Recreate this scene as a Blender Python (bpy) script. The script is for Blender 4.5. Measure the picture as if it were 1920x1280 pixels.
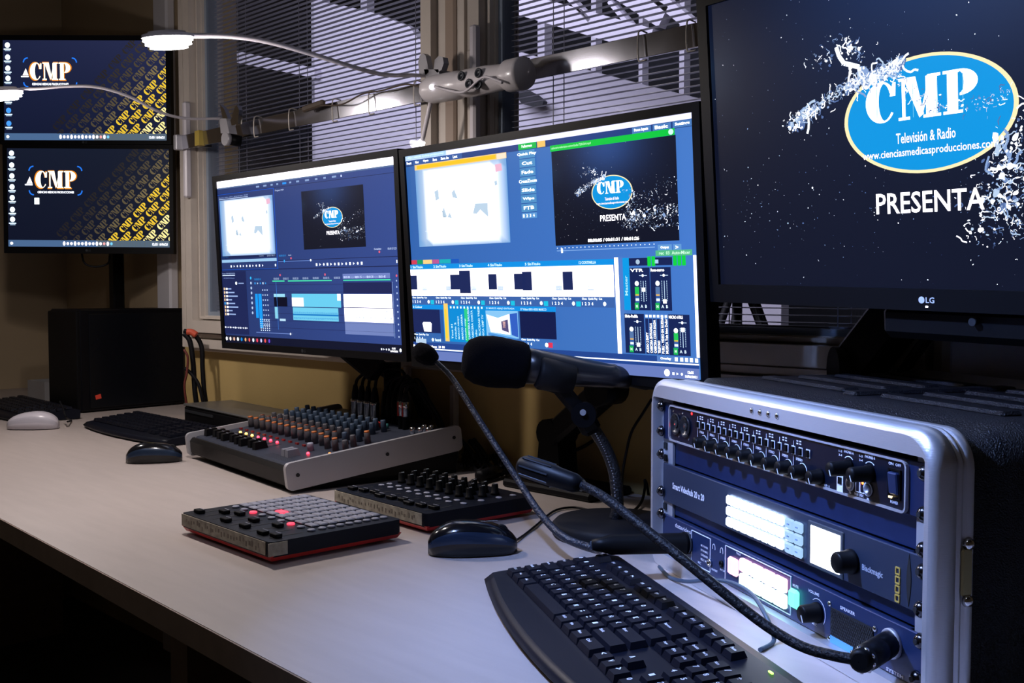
import bpy, bmesh, math, random
from mathutils import Vector, Matrix
for o in list(bpy.data.objects): bpy.data.objects.remove(o)
S = bpy.context.scene
COL = S.collection
rnd = random.Random(7)
R = math.radians
# ------------------------------------------------------------------ camera
F = 2000.0; PITCH = math.atan(95/2000.0); PSI = -0.80; CZ = 1.08
cd = bpy.data.cameras.new('camera'); cam = bpy.data.objects.new('camera', cd); COL.objects.link(cam)
cd.sensor_width = 36; cd.lens = 36*F/1920; cd.clip_start = .02; cd.clip_end = 60
cam.location = (0, 0, CZ); cam.rotation_euler = (math.pi/2-PITCH, 0, -PSI)
S.camera = cam
# ------------------------------------------------------------------ world, exposure
w = bpy.data.worlds.new('world'); S.world = w; w.use_nodes = True
w.node_tree.nodes['Background'].inputs[0].default_value = (.10, .11, .16, 1)
w.node_tree.nodes['Background'].inputs[1].default_value = .05
S.view_settings.view_transform = 'Standard'; S.view_settings.look = 'None'
S.view_settings.exposure = 0; S.view_settings.gamma = 1
# ------------------------------------------------------------------ large lights
def area(name, loc, size, power, color, rot=(0, 0, 0), sy=None, spread=180):
    l = bpy.data.lights.new(name, 'AREA'); l.energy = power; l.color = color; l.size = size
    l.spread = R(spread)
    if sy: l.shape = 'RECTANGLE'; l.size_y = sy
    o = bpy.data.objects.new(name, l); COL.objects.link(o); o.location = loc; o.rotation_euler = rot
    return o
area('room_fill_light', (-.9, -.35, 2.60), .5, 3.2, (.80, .84, 1))  # dim fill added under the ceiling, no fixture there
area('studio_unseen_light', (-4.0, 2.3, 3.1), 5.5, 140, (.90, .85, 1), (R(42), 0, 0), 1.0)  # unseen area light placed to brighten the studio backdrop
# ------------------------------------------------------------------ photo pixel -> world helpers
CS, SN = math.cos(PSI), math.sin(PSI)
CP, SP = math.cos(PITCH), math.sin(PITCH)
def c2w(x, y): return (x*CS+y*SN, -x*SN+y*CS)
def ray(u, v):
    x = (u-960)/F; z = (640-v)/F
    X, Y = c2w(x, CP+z*SP)
    return Vector((X, Y, z*CP-SP))
O = Vector((0, 0, CZ))
def at(u, v, D): return O+ray(u, v)*D                 # at a distance in front
def desk(u, v, z=.75): d = ray(u, v); return O+d*((z-CZ)/d.z)
def wal(u, v, Y=1.346): d = ray(u, v); return O+d*(Y/d.y)
# ------------------------------------------------------------------ materials
def lin(c):
    return tuple((x/12.92 if x <= .04045 else ((x+.055)/1.055)**2.4) for x in c)
def rgb(*c): return lin(tuple(x/255 for x in c))
MATS = {}
def mat(name, color, rough=.5, metal=0, emis=0, ecol=None, bump=0, bscale=80, noise=0, nscale=8, coat=0, spec=.5, stretch=None):
    if name in MATS: return MATS[name]
    m = bpy.data.materials.new(name); m.use_nodes = True; nt = m.node_tree
    b = nt.nodes['Principled BSDF']
    b.inputs['Base Color'].default_value = (*color, 1); b.inputs['Roughness'].default_value = rough
    b.inputs['Metallic'].default_value = metal; b.inputs['Specular IOR Level'].default_value = spec
    if coat: b.inputs['Coat Weight'].default_value = coat
    if emis:
        b.inputs['Emission Color'].default_value = (*(ecol or color), 1); b.inputs['Emission Strength'].default_value = emis
    tc = nt.nodes.new('ShaderNodeTexCoord')
    src = tc.outputs['Object']
    if stretch:
        mp = nt.nodes.new('ShaderNodeMapping'); mp.inputs['Scale'].default_value = stretch
        nt.links.new(src, mp.inputs[0]); src = mp.outputs[0]
    if bump:
        n = nt.nodes.new('ShaderNodeTexNoise'); n.inputs['Scale'].default_value = bscale
        nt.links.new(src, n.inputs['Vector'])
        bp = nt.nodes.new('ShaderNodeBump'); bp.inputs['Strength'].default_value = bump; bp.inputs['Distance'].default_value = .002
        nt.links.new(n.outputs['Fac'], bp.inputs['Height']); nt.links.new(bp.outputs[0], b.inputs['Normal'])
    n = nt.nodes.new('ShaderNodeTexNoise'); n.inputs['Scale'].default_value = nscale
    n.inputs['Detail'].default_value = 4
    nt.links.new(src, n.inputs['Vector'])
    if noise:
        cr = nt.nodes.new('ShaderNodeValToRGB'); k = noise
        cr.color_ramp.elements[0].position = .3; cr.color_ramp.elements[1].position = .7
        cr.color_ramp.elements[0].color = (*[c*(1-k) for c in color], 1)
        cr.color_ramp.elements[1].color = (*[min(1, c*(1+k)) for c in color], 1)
        nt.links.new(n.outputs['Fac'], cr.inputs[0]); nt.links.new(cr.outputs[0], b.inputs['Base Color'])
    else:
        mr = nt.nodes.new('ShaderNodeMapRange')
        mr.inputs['To Min'].default_value = max(0, rough-.04); mr.inputs['To Max'].default_value = min(1, rough+.04)
        nt.links.new(n.outputs['Fac'], mr.inputs[0]); nt.links.new(mr.outputs[0], b.inputs['Roughness'])
    MATS[name] = m
    return m
BLK = mat('black_plastic', (.0035, .0035, .0045), .45, spec=.13)
BLKM = mat('matte_black', (.008, .008, .010), .75)
BLKG = mat('glossy_black', (.006, .006, .008), .15)
RUB = mat('rubber_black', (.005, .005, .007), .6, spec=.25)
KEY = mat('key_black', (.005, .006, .012), .40, spec=.16)
DGREY = mat('dark_grey_metal', (.05, .055, .065), .4, .6)
FOAM = mat('foam_black', (.003, .003, .006), 1, spec=.1, bump=.9, bscale=900)
ALU = mat('brushed_aluminium', (.74, .73, .76), .38, .72, bump=.12, bscale=60, stretch=(1, 1, 30))
SILV = mat('silver_paint', (.44, .43, .46), .42, .35)
CHR = mat('chrome', (.8, .8, .82), .12, 1)
STEEL = mat('galvanised_steel', (.58, .58, .64), .13, 1)
WHT = mat('white_plastic', (.62, .58, .62), .35)
IVORY = mat('ivory_frame', rgb(196, 186, 176), .45, noise=.05, nscale=20)
SLAT = mat('slat_paint', (.36, .36, .42), .35, .2)
WALL = mat('wall_paint', rgb(180, 154, 98), .85, bump=.1, bscale=150, noise=.05, nscale=3)
WALL2 = mat('wall_paint_left', rgb(165, 146, 118), .85, bump=.1, bscale=150, noise=.06, nscale=2.5)
DESK = mat('desk_laminate', (.445, .385, .36), .42, bump=.05, bscale=400, noise=.045, nscale=9, stretch=(1, 7, 1))
DESKE = mat('desk_edge', (.20, .135, .09), .5, noise=.12, nscale=30)
CASE = mat('case_plastic', (.004, .004, .006), .38, spec=.3, bump=.9, bscale=700, noise=.1, nscale=300)
ORANGE = mat('orange_cap', (.52, .15, .035), .5)
REDP = mat('red_plastic', (.55, .02, .015), .4)
GREYK = mat('grey_knob', (.075, .072, .085), .5)
BLUEK = mat('blue_cap', (.040, .065, .11), .5)
PADG = mat('pad_rubber', (.27, .28, .36), .55)
TAPE = mat('paper_tape', (.34, .31, .25), .8, noise=.3, nscale=90)
DBLUE = mat('blue_black_metal', (.025, .045, .13), .36, .5)
VHUB = mat('router_face', (.055, .075, .135), .34, .6)
LETT = mat('white_lettering', (.8, .82, .9), .5)
CABLE = mat('cable_black', (.005, .005, .007), .5, spec=.15)
CABB = mat('cable_blue_grey', (.05, .08, .12), .45)
BRAID = mat('braided_black', (.006, .006, .008), .5, spec=.15, bump=1.0, bscale=250)
BROWN = mat('cable_brown', (.10, .07, .05), .6)
def emi(name, col, s, base=(.05, .05, .05)): return mat(name, base, .4, 0, s, col)
E_RED = emi('led_red', (1, .02, .04), 11); E_AMB = emi('led_amber', (1, .45, .06), 9); E_ORG = emi('led_orange', (1, .16, .02), 7)
E_PADR = emi('pad_lit_red', (1, .04, .08), 2.2)
E_WHB = emi('button_lit_white', (.70, .82, 1), 11.0); E_BLB = emi('button_lit_blue', (.40, .66, 1), .95)
E_LCD = emi('lcd_lit', (.80, .84, 1), 9); E_PNK = emi('button_lit_pink', (1, .42, .60), 2.2)
E_PKW = emi('button_lit_pinkwhite', (1, .42, .62), 3.4); E_TQW = emi('button_lit_mintwhite', (.50, 1, .92), 3.2)
E_GRN = emi('button_lit_green', (.12, 1, .62), 2.4); E_LED = emi('lamp_led', (1, .96, .98), 16, (.8, .8, .8))
E_PWR_GLINT = emi('power_led_and_glint', (.9, .9, 1), 4)
def glassmat():
    m = bpy.data.materials.new('window_glass'); m.use_nodes = True; nt = m.node_tree; nt.nodes.clear()
    o = nt.nodes.new('ShaderNodeOutputMaterial'); mx = nt.nodes.new('ShaderNodeMixShader'); t = nt.nodes.new('ShaderNodeBsdfTransparent')
    g = nt.nodes.new('ShaderNodeBsdfGlossy'); f = nt.nodes.new('ShaderNodeLayerWeight'); f.inputs[0].default_value = .5; pw = nt.nodes.new('ShaderNodeMath'); pw.operation = 'POWER'; pw.inputs[1].default_value = 5; ma = nt.nodes.new('ShaderNodeMath'); ma.operation = 'MULTIPLY_ADD'; ma.inputs[1].default_value = .9; ma.inputs[2].default_value = .03
    g.inputs['Roughness'].default_value = .02; t.inputs[0].default_value = (.92, .93, .95, 1)
    nt.links.new(f.outputs['Facing'], pw.inputs[0]); nt.links.new(pw.outputs[0], ma.inputs[0]); nt.links.new(ma.outputs[0], mx.inputs[0]); nt.links.new(t.outputs[0], mx.inputs[1]); nt.links.new(g.outputs[0], mx.inputs[2]); nt.links.new(mx.outputs[0], o.inputs[0])
    return m
GLASS = glassmat()
def screenmat():
    m = bpy.data.materials.new('screen_image'); m.use_nodes = True; nt = m.node_tree; b = nt.nodes['Principled BSDF']
    b.inputs['Base Color'].default_value = (.004, .004, .005, 1); b.inputs['Roughness'].default_value = .35; b.inputs['Specular IOR Level'].default_value = .12
    a = nt.nodes.new('ShaderNodeVertexColor'); a.layer_name = 'Col'
    nt.links.new(a.outputs[0], b.inputs['Emission Color']); b.inputs['Emission Strength'].default_value = 1.0
    return m
SCRM = screenmat()
# ------------------------------------------------------------------ object helpers
def tag(o, label=None, cat=None, group=None, kind=None):
    if label: o['label'] = label
    if cat: o['category'] = cat
    if group: o['group'] = group
    if kind: o['kind'] = kind
    return o
def thing(name, label, cat, loc=(0, 0, 0), rz=0, group=None, mtx=None):
    o = bpy.data.objects.new(name, None); COL.objects.link(o); o.empty_display_size = .05
    if mtx is not None: o.matrix_world = mtx
    else: o.location = loc; o.rotation_euler = (0, 0, rz)
    return tag(o, label, cat, group)
class MB:
    def __init__(s): s.bm = bmesh.new(); s.mats = []; s.M = Matrix()
    def mi(s, m):
        if m not in s.mats: s.mats.append(m)
        return s.mats.index(m)
    def v(s, p): return s.bm.verts.new(s.M @ Vector(p))
    def f(s, vs, m, smooth=False):
        try: fc = s.bm.faces.new(vs)
        except ValueError: return
        fc.material_index = s.mi(m); fc.smooth = smooth
        return fc
    def box(s, c, d, m, rot=None, bev=0):
        T = Matrix.Translation(c) @ (rot.to_4x4() if rot else Matrix())
        x, y, z = d[0]/2, d[1]/2, d[2]/2
        if bev:
            b = min(bev, x*.9, y*.9, z*.9); 
            # chamfered box: convex hull of 24 points
            vs = []
            for sx in (-1, 1):
                for sy in (-1, 1):
                    for sz in (-1, 1):
                        for q in ((x, y-b, z-b), (x-b, y, z-b), (x-b, y-b, z)):
                            vs.append(s.v(T @ Vector((sx*q[0], sy*q[1], sz*q[2]))))
            r = bmesh.ops.convex_hull(s.bm, input=vs)
            for g in r['geom']:
                if isinstance(g, bmesh.types.BMFace): g.material_index = s.mi(m)
            return s
        vs = [s.v(T @ Vector((sx*x, sy*y, sz*z))) for sx in (-1, 1) for sy in (-1, 1) for sz in (-1, 1)]
        for q in ((0, 1, 3, 2), (4, 6, 7, 5), (0, 4, 5, 1), (2, 3, 7, 6), (0, 2, 6, 4), (1, 5, 7, 3)): s.f([vs[i] for i in q], m)
        return s
    def hull(s, pts, m):
        r = bmesh.ops.convex_hull(s.bm, input=[s.v(p) for p in pts])
        for g in r['geom']:
            if isinstance(g, bmesh.types.BMFace): g.material_index = s.mi(m)
        return s
    def lathe(s, prof, m, seg=20, p0=(0, 0, 0), ax=(0, 0, 1), smooth=True, sy=1):
        ax = Vector(ax).normalized(); q = Vector((0, 0, 1)).rotation_difference(ax); p0 = Vector(p0)
        rings = []
        for r, h in prof:
            if r < 1e-6: rings.append([s.v(p0+q @ Vector((0, 0, h)))])
            else: rings.append([s.v(p0+q @ Vector((r*math.cos(a*2*math.pi/seg), sy*r*math.sin(a*2*math.pi/seg), h))) for a in range(seg)])
        for A, B in zip(rings, rings[1:]):
            for i in range(seg):
                j = (i+1) % seg
                if len(A) == 1 and len(B) == 1: continue
                if len(A) == 1: s.f([A[0], B[i], B[j]], m, smooth)
                elif len(B) == 1: s.f([A[i], A[j], B[0]], m, smooth)
                else: s.f([A[i], A[j], B[j], B[i]], m, smooth)
        for ring in (rings[0], rings[-1]):
            if len(ring) > 1: s.f(ring, m)
        return s
    def cyl(s, p0, p1, r0, m, r1=None, seg=16):
        p0 = Vector(p0); p1 = Vector(p1); h = (p1-p0).length
        return s.lathe([(r0, 0), (r0 if r1 is None else r1, h)], m, seg, p0, p1-p0)
    def tube(s, pts, r, m, seg=8, sub=5, r1=None):
        P = [Vector(p) for p in pts]
        if len(P) > 2 and sub > 1:
            Q = []
            E_ = [P[0]*2-P[1]]+P+[P[-1]*2-P[-2]]
            for i in range(1, len(E_)-2):
                a, b, c, d = E_[i-1:i+3]
                for k in range(sub):
                    t = k/sub
                    Q.append(.5*((2*b)+(c-a)*t+(2*a-5*b+4*c-d)*t*t+(3*b-a-3*c+d)*t**3))
            Q.append(P[-1]); P = Q
        n = len(P); up = None; rings = []
        for i, p in enumerate(P):
            t = (P[min(i+1, n-1)]-P[max(i-1, 0)]).normalized()
            if up is None: up = t.orthogonal().normalized()
            up = (up-t*up.dot(t)).normalized(); sd = t.cross(up)
            rr = r if r1 is None else r+(r1-r)*i/(n-1)
            rings.append([s.v(p+(up*math.cos(a*2*math.pi/seg)+sd*math.sin(a*2*math.pi/seg))*rr) for a in range(seg)])
        for A, B in zip(rings, rings[1:]):
            for i in range(seg):
                j = (i+1) % seg; s.f([A[i], A[j], B[j], B[i]], m, True)
        s.f(rings[0], m); s.f(rings[-1][::-1], m)
        return s
    def prism(s, poly, m, y0, y1):                    # poly in local x,z extruded along y
        a = [s.v((x, y0, z)) for x, z in poly]; b = [s.v((x, y1, z)) for x, z in poly]
        s.f(a, m); s.f(b[::-1], m)
        for i in range(len(a)):
            j = (i+1) % len(a); s.f([a[i], b[i], b[j], a[j]], m)
        return s
    def slab(s, poly, m, z0, z1):                     # poly in x,y extruded along z
        a = [s.v((x, y, z0)) for x, y in poly]; b = [s.v((x, y, z1)) for x, y in poly]
        s.f(a[::-1], m); s.f(b, m)
        for i in range(len(a)):
            j = (i+1) % len(a); s.f([a[i], a[j], b[j], b[i]], m)
        return s
    def ring(s, outer, inner, m, y0, y1, closed=True):
        L = [[s.v((x, y, z)) for x, z in q] for q, y in ((outer, y0), (inner, y0), (inner, y1), (outer, y1))]
        n = len(outer)
        for k in range(4):
            A, B = L[k], L[(k+1) % 4]
            for i in range(n): j = (i+1) % n; s.f([A[i], A[j], B[j], B[i]], m)
        return s
    def text(s, body, x, z, wd, ht, m, y=0, bold=0, flip=False):   # fills the box from lower left (x,z) on the x-z plane
        for poly in text_polys(body, bold):
            s.f([s.v((x+px*wd, y, z+pz*ht)) for px, pz in poly], m)
        return s
    def build(s, name, parent=None, label=None):
        me = bpy.data.meshes.new(name)
        bmesh.ops.recalc_face_normals(s.bm, faces=s.bm.faces)
        s.bm.to_mesh(me); s.bm.free()
        for m in s.mats: me.materials.append(m)
        o = bpy.data.objects.new(name, me); COL.objects.link(o)
        if parent: o.parent = parent
        if label: o['label'] = label
        return o
TC = {}
def text_polys(body, bold=0):
    k = (body, bold)
    if k in TC: return TC[k]
    cu = bpy.data.curves.new('t', 'FONT'); cu.body = body; cu.size = 1; cu.offset = bold; cu.resolution_u = 2
    ob = bpy.data.objects.new('t', cu); COL.objects.link(ob)
    dg = bpy.context.evaluated_depsgraph_get(); dg.update()
    me = bpy.data.meshes.new_from_object(ob.evaluated_get(dg))
    xs = [v.co.x for v in me.vertices] or [0, 1]; ys = [v.co.y for v in me.vertices] or [0, 1]
    x0, x1, y0, y1 = min(xs), max(xs), min(ys), max(ys)
    sx = 1/max(x1-x0, 1e-6); sy = 1/max(y1-y0, 1e-6)
    out = [[((me.vertices[i].co.x-x0)*sx, (me.vertices[i].co.y-y0)*sy) for i in p.vertices] for p in me.polygons]
    bpy.data.objects.remove(ob); bpy.data.curves.remove(cu); bpy.data.meshes.remove(me)
    TC[k] = out
    return out
def inst(o, parent, loc, rz=0, name=None):
    c = o.copy(); COL.objects.link(c); c.parent = parent; c.location = loc; c.rotation_euler = (0, 0, rz)
    return c
def copy_tree(o, parent=None):
    c = o.copy(); COL.objects.link(c)
    if parent: c.parent = parent
    for ch in [x for x in bpy.data.objects if x.parent == o]: copy_tree(ch, c)
    return c
def rrect(x0, x1, z0, z1, r, n=6):
    out = []
    for cx, cz, a0 in ((x1-r, z1-r, 0), (x0+r, z1-r, 90), (x0+r, z0+r, 180), (x1-r, z0+r, 270)):
        for k in range(n+1):
            a = R(a0+90*k/n); out.append((cx+r*math.cos(a), cz+r*math.sin(a)))
    return out
# ================================================================== THE ROOM
def struct(name, mb): o = mb.build(name); o['kind'] = 'structure'; return o
WX0, WX1 = -2.585, -.560            # window opening, left and right
WZ0, WZ1 = .935, 2.12
YW = 1.346
FLOOR = mat('floor_vinyl', (.06, .055, .05), .6, noise=.2, nscale=12)
CEIL = mat('ceiling_paint', (.16, .15, .14), .9, noise=.04, nscale=4)
struct('floor', MB().box((-.85, -.43, -.05), (6.0, 3.95, .1), FLOOR))
struct('ceiling', MB().box((-.85, -.43, 2.75), (6.0, 3.8, .1), CEIL))
m = MB()
m.box(((WX0-.045+2.2)/2, YW+.06, WZ0/2), (2.2-(WX0-.045), .12, WZ0), WALL)
m.box(((WX0-.045+2.2)/2, YW+.06, (WZ1+2.7)/2), (2.2-(WX0-.045), .12, 2.7-WZ1), WALL)
m.box(((WX1+2.2)/2, YW+.06, (WZ0+WZ1)/2), (2.2-WX1, .12, WZ1-WZ0), WALL)
m.box((WX0-.022, YW+.06, (WZ0+WZ1)/2), (.045, .12, WZ1-WZ0), WALL)
struct('wall_back', m)
m = MB(); m.box(((-3.80+WX0-.045)/2, 1.495, 1.35), (WX0-.045+3.80, .03, 2.7), WALL2)
struct('wall_niche', m)
struct('wall_left', MB().box((-3.80, -.43, 1.35), (.1, 3.9, 2.7), WALL2))
struct('wall_right', MB().box((2.05, -.5, 1.35), (.1, 4.0, 2.7), WALL2))
struct('wall_front', MB().box((-.8, -2.35, 1.35), (5.9, .1, 2.7), WALL2))
# white conduit cover in the left corner
q = wal(309, 520, 1.455)
struct('trim_1', MB().box((q.x, 1.4645, 1.35), (.085, .03, 2.7), mat('conduit_white', (.62, .60, .64), .5), bev=.006))
# cable conduits on the wall under the window
for nm, px, wd, z1 in (('trim_2', 769, .012, .93), ('trim_3', 857, .014, .90)):
    p = wal(px, 720)
    struct(nm, MB().box((p.x, YW-.007, (z1+.75)/2), (wd, .014, z1-.75), IVORY, bev=.002))
# window: two sashes in a ribbed ivory frame
def window(name, x0, x1):
    r = bpy.data.objects.new(name, None); COL.objects.link(r); r['kind'] = 'structure'; r.location = (x0, YW, WZ0)
    W_, H_ = x1-x0, WZ1-WZ0
    m = MB()
    for k, (o_, wd, dp) in enumerate(((0, .022, .030), (.026, .010, .022), (.040, .030, .038), (.074, .006, .020))):
        out = [(o_, o_), (W_-o_, o_), (W_-o_, H_-o_), (o_, H_-o_)]
        i_ = o_+wd; inn = [(i_, i_), (W_-i_, i_), (W_-i_, H_-i_), (i_, H_-i_)]
        m.ring(out, inn, IVORY, -dp, .05)
    m.ring([(0, 0), (W_, 0), (W_, H_), (0, H_)], [(.082, .082), (W_-.082, .082), (W_-.082, H_-.082), (.082, H_-.082)], IVORY, -.008, .052)
    m.build('window_frame', r)
    m = MB(); s_ = .082; ss = .092
    m.ring([(s_, s_), (W_-s_, s_), (W_-s_, H_-s_), (s_, H_-s_)], [(ss, ss), (W_-ss, ss), (W_-ss, H_-ss), (ss, H_-ss)], mat('glazing_strip', (.30, .36, .45), .3, .3), .0, .03)
    m.build('glazing_strip', r)
    MB().box((W_/2, .004, H_/2), (W_-2*s_, .004, H_-2*s_), GLASS).build('pane', r)
    MB().box((W_/2, .046, H_/2), (W_-2*s_, .004, H_-2*s_), GLASS).build('pane', r)
    # handle block on the left stile
    m = MB().box((.068, -.045, .50), (.016, .018, .24), WHT, bev=.004); m.box((.05, -.04, .53), (.012, .010, .10), IVORY, bev=.003)
    m.build('window_handle', r)
    return r
XM = -1.515
window('window_1', WX0, XM-.012)
window('window_2', XM+.012, WX1)
struct('trim_4', MB().box((XM, YW-.012, (WZ0+WZ1)/2), (.030, .05, WZ1-WZ0), mat('mullion_brown', rgb(150, 132, 118), .5), bev=.004))
struct('trim_5', MB().box(((WX0+WX1)/2, YW+.018, WZ0-.004), (WX1-WX0+.02, .050, .012), IVORY, bev=.002))
struct('trim_6', MB().box((-.41, YW-.03, 1.72), (.30, .06, 1.94), mat('column_white', (.50, .50, .58), .5), bev=.004))
def blind(x0, x1, label, cords):
    t = thing('venetian_blind', label, 'blind', ((x0+x1)/2, YW+.026, WZ0+.085), 0, 'venetian blinds in the window')
    m = MB(); W_ = x1-x0; H_ = WZ1-WZ0-.19; n = int(H_/.0104)
    rx = Matrix.Rotation(R(4), 3, 'X')
    for i in range(n): m.box((0, 0, .014+i*.0104), (W_, .0125, .0007), SLAT, rx)
    m.build('slats', t)
    for c in cords:
        m = MB()
        for dy in (-.0068, .0068): m.box((c-(x0+x1)/2+(.011 if dy > 0 else -.002), dy, H_/2), (.0016, .0008, H_), SLAT)
        m.build('ladder_cord', t)
    MB().box((0, 0, .005), (W_, .014, .009), SLAT).build('bottom_rail', t)
blind(WX0+.094, XM-.106, 'grey venetian blind in the left window, its slats open', (-2.37, -2.10, -1.68, ))
blind(XM+.106, WX1-.094, 'grey venetian blind in the right window behind the big screen', (-1.30, -.93, -.75))
# ------------------------------------------------------------------ studio behind the glass
DARK = mat('studio_dark', (.018, .020, .026), .8, noise=.3, nscale=5)
WHP = mat('backdrop_white', (.62, .60, .70), .8, noise=.02, nscale=2)
struct('wall_studio', MB().box((-2.6, 6.2, 1.6), (12, .1, 4.4), DARK))
struct('wall_studio_left', MB().box((-8.6, 3.9, 1.6), (.1, 4.6, 4.4), DARK))
struct('wall_studio_right', MB().box((3.3, 3.9, 1.6), (.1, 4.6, 4.4), DARK))
struct('floor_studio', MB().box((-2.6, 3.86, -.05), (12, 4.6, .1), DARK))
struct('ceiling_studio', MB().box((-2.6, 3.86, 3.75), (12, 4.6, .1), DARK))
def pxprism(mb, poly, mt, Y, th): # an outline standing on the plane at depth Y, with thickness
    mb.prism([(lambda q: (q.x, q.z))(wal(u, v, Y)) for u, v in poly], mt, Y, Y+th)
    return mb
t = thing('studio_backdrop', 'tall white backdrop panel with sloping top edge, seen through the blinds', 'backdrop', (-2.4, 4.0, 0))
m = MB(); m.M = Matrix.Translation((2.4, -4.0, 0))
z0 = 0.0
pts = [(588, -60), (605, 4), (650, 12), (700, 24), (742, 40), (768, 50), (782, 70), (800, 84), (832, 92), (870, 80), (925, 83), (994, 103), (1119, 136), (1200, 157), (1316, 186), (1469, 226)]
P = [(lambda q: (q.x, q.z))(wal(u, v, 4.0)) for u, v in pts]
P = [(P[0][0], 0.0)]+P+[(P[-1][0], 0.0)]
m.prism(P, WHP, 4.0, 4.06); m.build('panel', t)
m = MB(); m.M = Matrix.Translation((2.4, -4.0, 0)); pxprism(m, [(400, 86), (590, 128), (590, 146), (400, 109)], WHP, 3.95, .05); m.build('cross_rail', t)
t = thing('studio_cutout', 'dark curved shape leaning on the white studio backdrop under the rail', 'prop', (-1.2, 3.96, 0))
m = MB(); m.M = Matrix.Translation((1.2, -3.96, 0)); pxprism(m, [(953, 158), (985, 168), (1004, 178), (1019, 190), (1016, 199), (1000, 200), (980, 195), (968, 183), (958, 172)], DARK, 3.93, .03)
m.build('cutout', t)
# ceiling lighting grid: white posts and beams
for k, (pl, th, lb) in enumerate((
    ([(1018, -30), (1032, -30), (1028, 108), (1015, 108)], .06, 'white studio post hanging left of the bright rail patch'),
    ([(1117, -30), (1126, -30), (1123, 92), (1114, 92)], .05, 'white studio post above the bright rail patch'),
    ([(1205, 115), (1212, 115), (1210, 158), (1203, 156)], .05, 'white studio post under the metal rail'),
    ([(1281, 104), (1291, 104), (1288, 178), (1279, 175)], .05, 'white studio post nearest the big screen'),
    ([(589, -60), (605, -60), (603, 10), (590, 8)], .06, 'white studio post at the left end of the backdrop'),
    ([(682, -50), (697, -50), (695, 18), (683, 16)], .06, 'white studio post above the backdrop middle'))):
    t = thing('studio_post', lb, 'post', wal(*pl[3], 4.3), 0, 'posts of the studio lighting grid')
    q = wal(*pl[3], 4.3); q2 = wal(*pl[2], 4.3); t.location = (q.x, q.y, 0); MB().box(((q2.x-q.x)/2, 0, 1.85), (abs(q2.x-q.x), th, 3.7), WHP).build('post', t)
for k, (a, b, wd, lb) in enumerate((((900, -14), (1225, 78), .10, 'wide white ceiling beam of the studio, crossing behind the right blind'), ((1062, -12), (1112, 40), .02, 'thin studio ceiling bar left of the ladder bar'),
                      ((1148, 4), (1196, 62), .02, 'thin studio ceiling bar in the middle of the right blind'), ((1150, -30), (1250, 34), .09, 'pale studio ceiling beam near the big screen'),
                      ((1230, -10), (1315, 60), .05, 'short studio ceiling bar beside the big screen'))):
    p, q = wal(*a, 3.6), wal(*b, 3.6)
    t = thing('studio_beam', lb, 'beam', p, 0, 'ceiling beams of the studio')
    d = q-p; m = MB(); m.box(d/2, (d.length, .05, wd), WHP, d.to_track_quat('X', 'Z').to_matrix()); m.build('beam', t)
# tripod in the studio
tp = wal(1382, 552, 2.6)
t = thing('camera_tripod', 'dark camera tripod in the studio, seen under the big screen', 'tripod', (tp.x, tp.y, 0))
hz = tp.z
m = MB().box((0, 0, hz+.02), (.10, .09, .07), BLK, bev=.01); m.box((.01, 0, hz+.11), (.14, .12, .10), BLK, bev=.01); m.build('head', t)
for a in (-112, 20, 150):
    m = MB(); d = Vector((math.cos(R(a)), math.sin(R(a)), 0))
    for s_ in (-.028, .028):
        sd = Vector((-d.y, d.x, 0))*s_
        m.cyl(d*.04+sd+Vector((0, 0, hz)), d*.45+sd*.3+Vector((0, 0, .0)), .011, BLK, .008, 8)
    m.build('leg', t)
MB().cyl((0, 0, .45), (0, 0, hz), .014, BLK).build('centre_column', t)
# ================================================================== DESK
t = thing('desk', 'long pale laminate desk with a brown front edge under the window', 'desk', (-1.2, .9, 0))
t0 = Matrix.Translation((1.2, -.9, 0))
def fy(x): return .500-.048*(x+.85)
poly = [(-3.748, fy(-3.75)), (1.2, fy(1.2)), (1.2, YW-.001), (-2.632, YW-.001), (-2.632, 1.478), (-3.748, 1.478)]
m = MB(); m.M = t0; m.slab(poly, DESK, .726, .75); m.build('tabletop', t)
m = MB(); m.M = t0
m.slab([(-3.748, fy(-3.75)-.002), (1.2, fy(1.2)-.002), (1.2, fy(1.2)+.0), (-3.748, fy(-3.75)+.0)], DESKE, .722, .7495); m.build('front_edge', t, 'brown edge band')
for x in (-3.4, -1.4, .9):
    m = MB(); m.M = t0; m.box((x, 1.0, .361), (.05, .60, .722), DESKE); m.build('leg', t)
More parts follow.
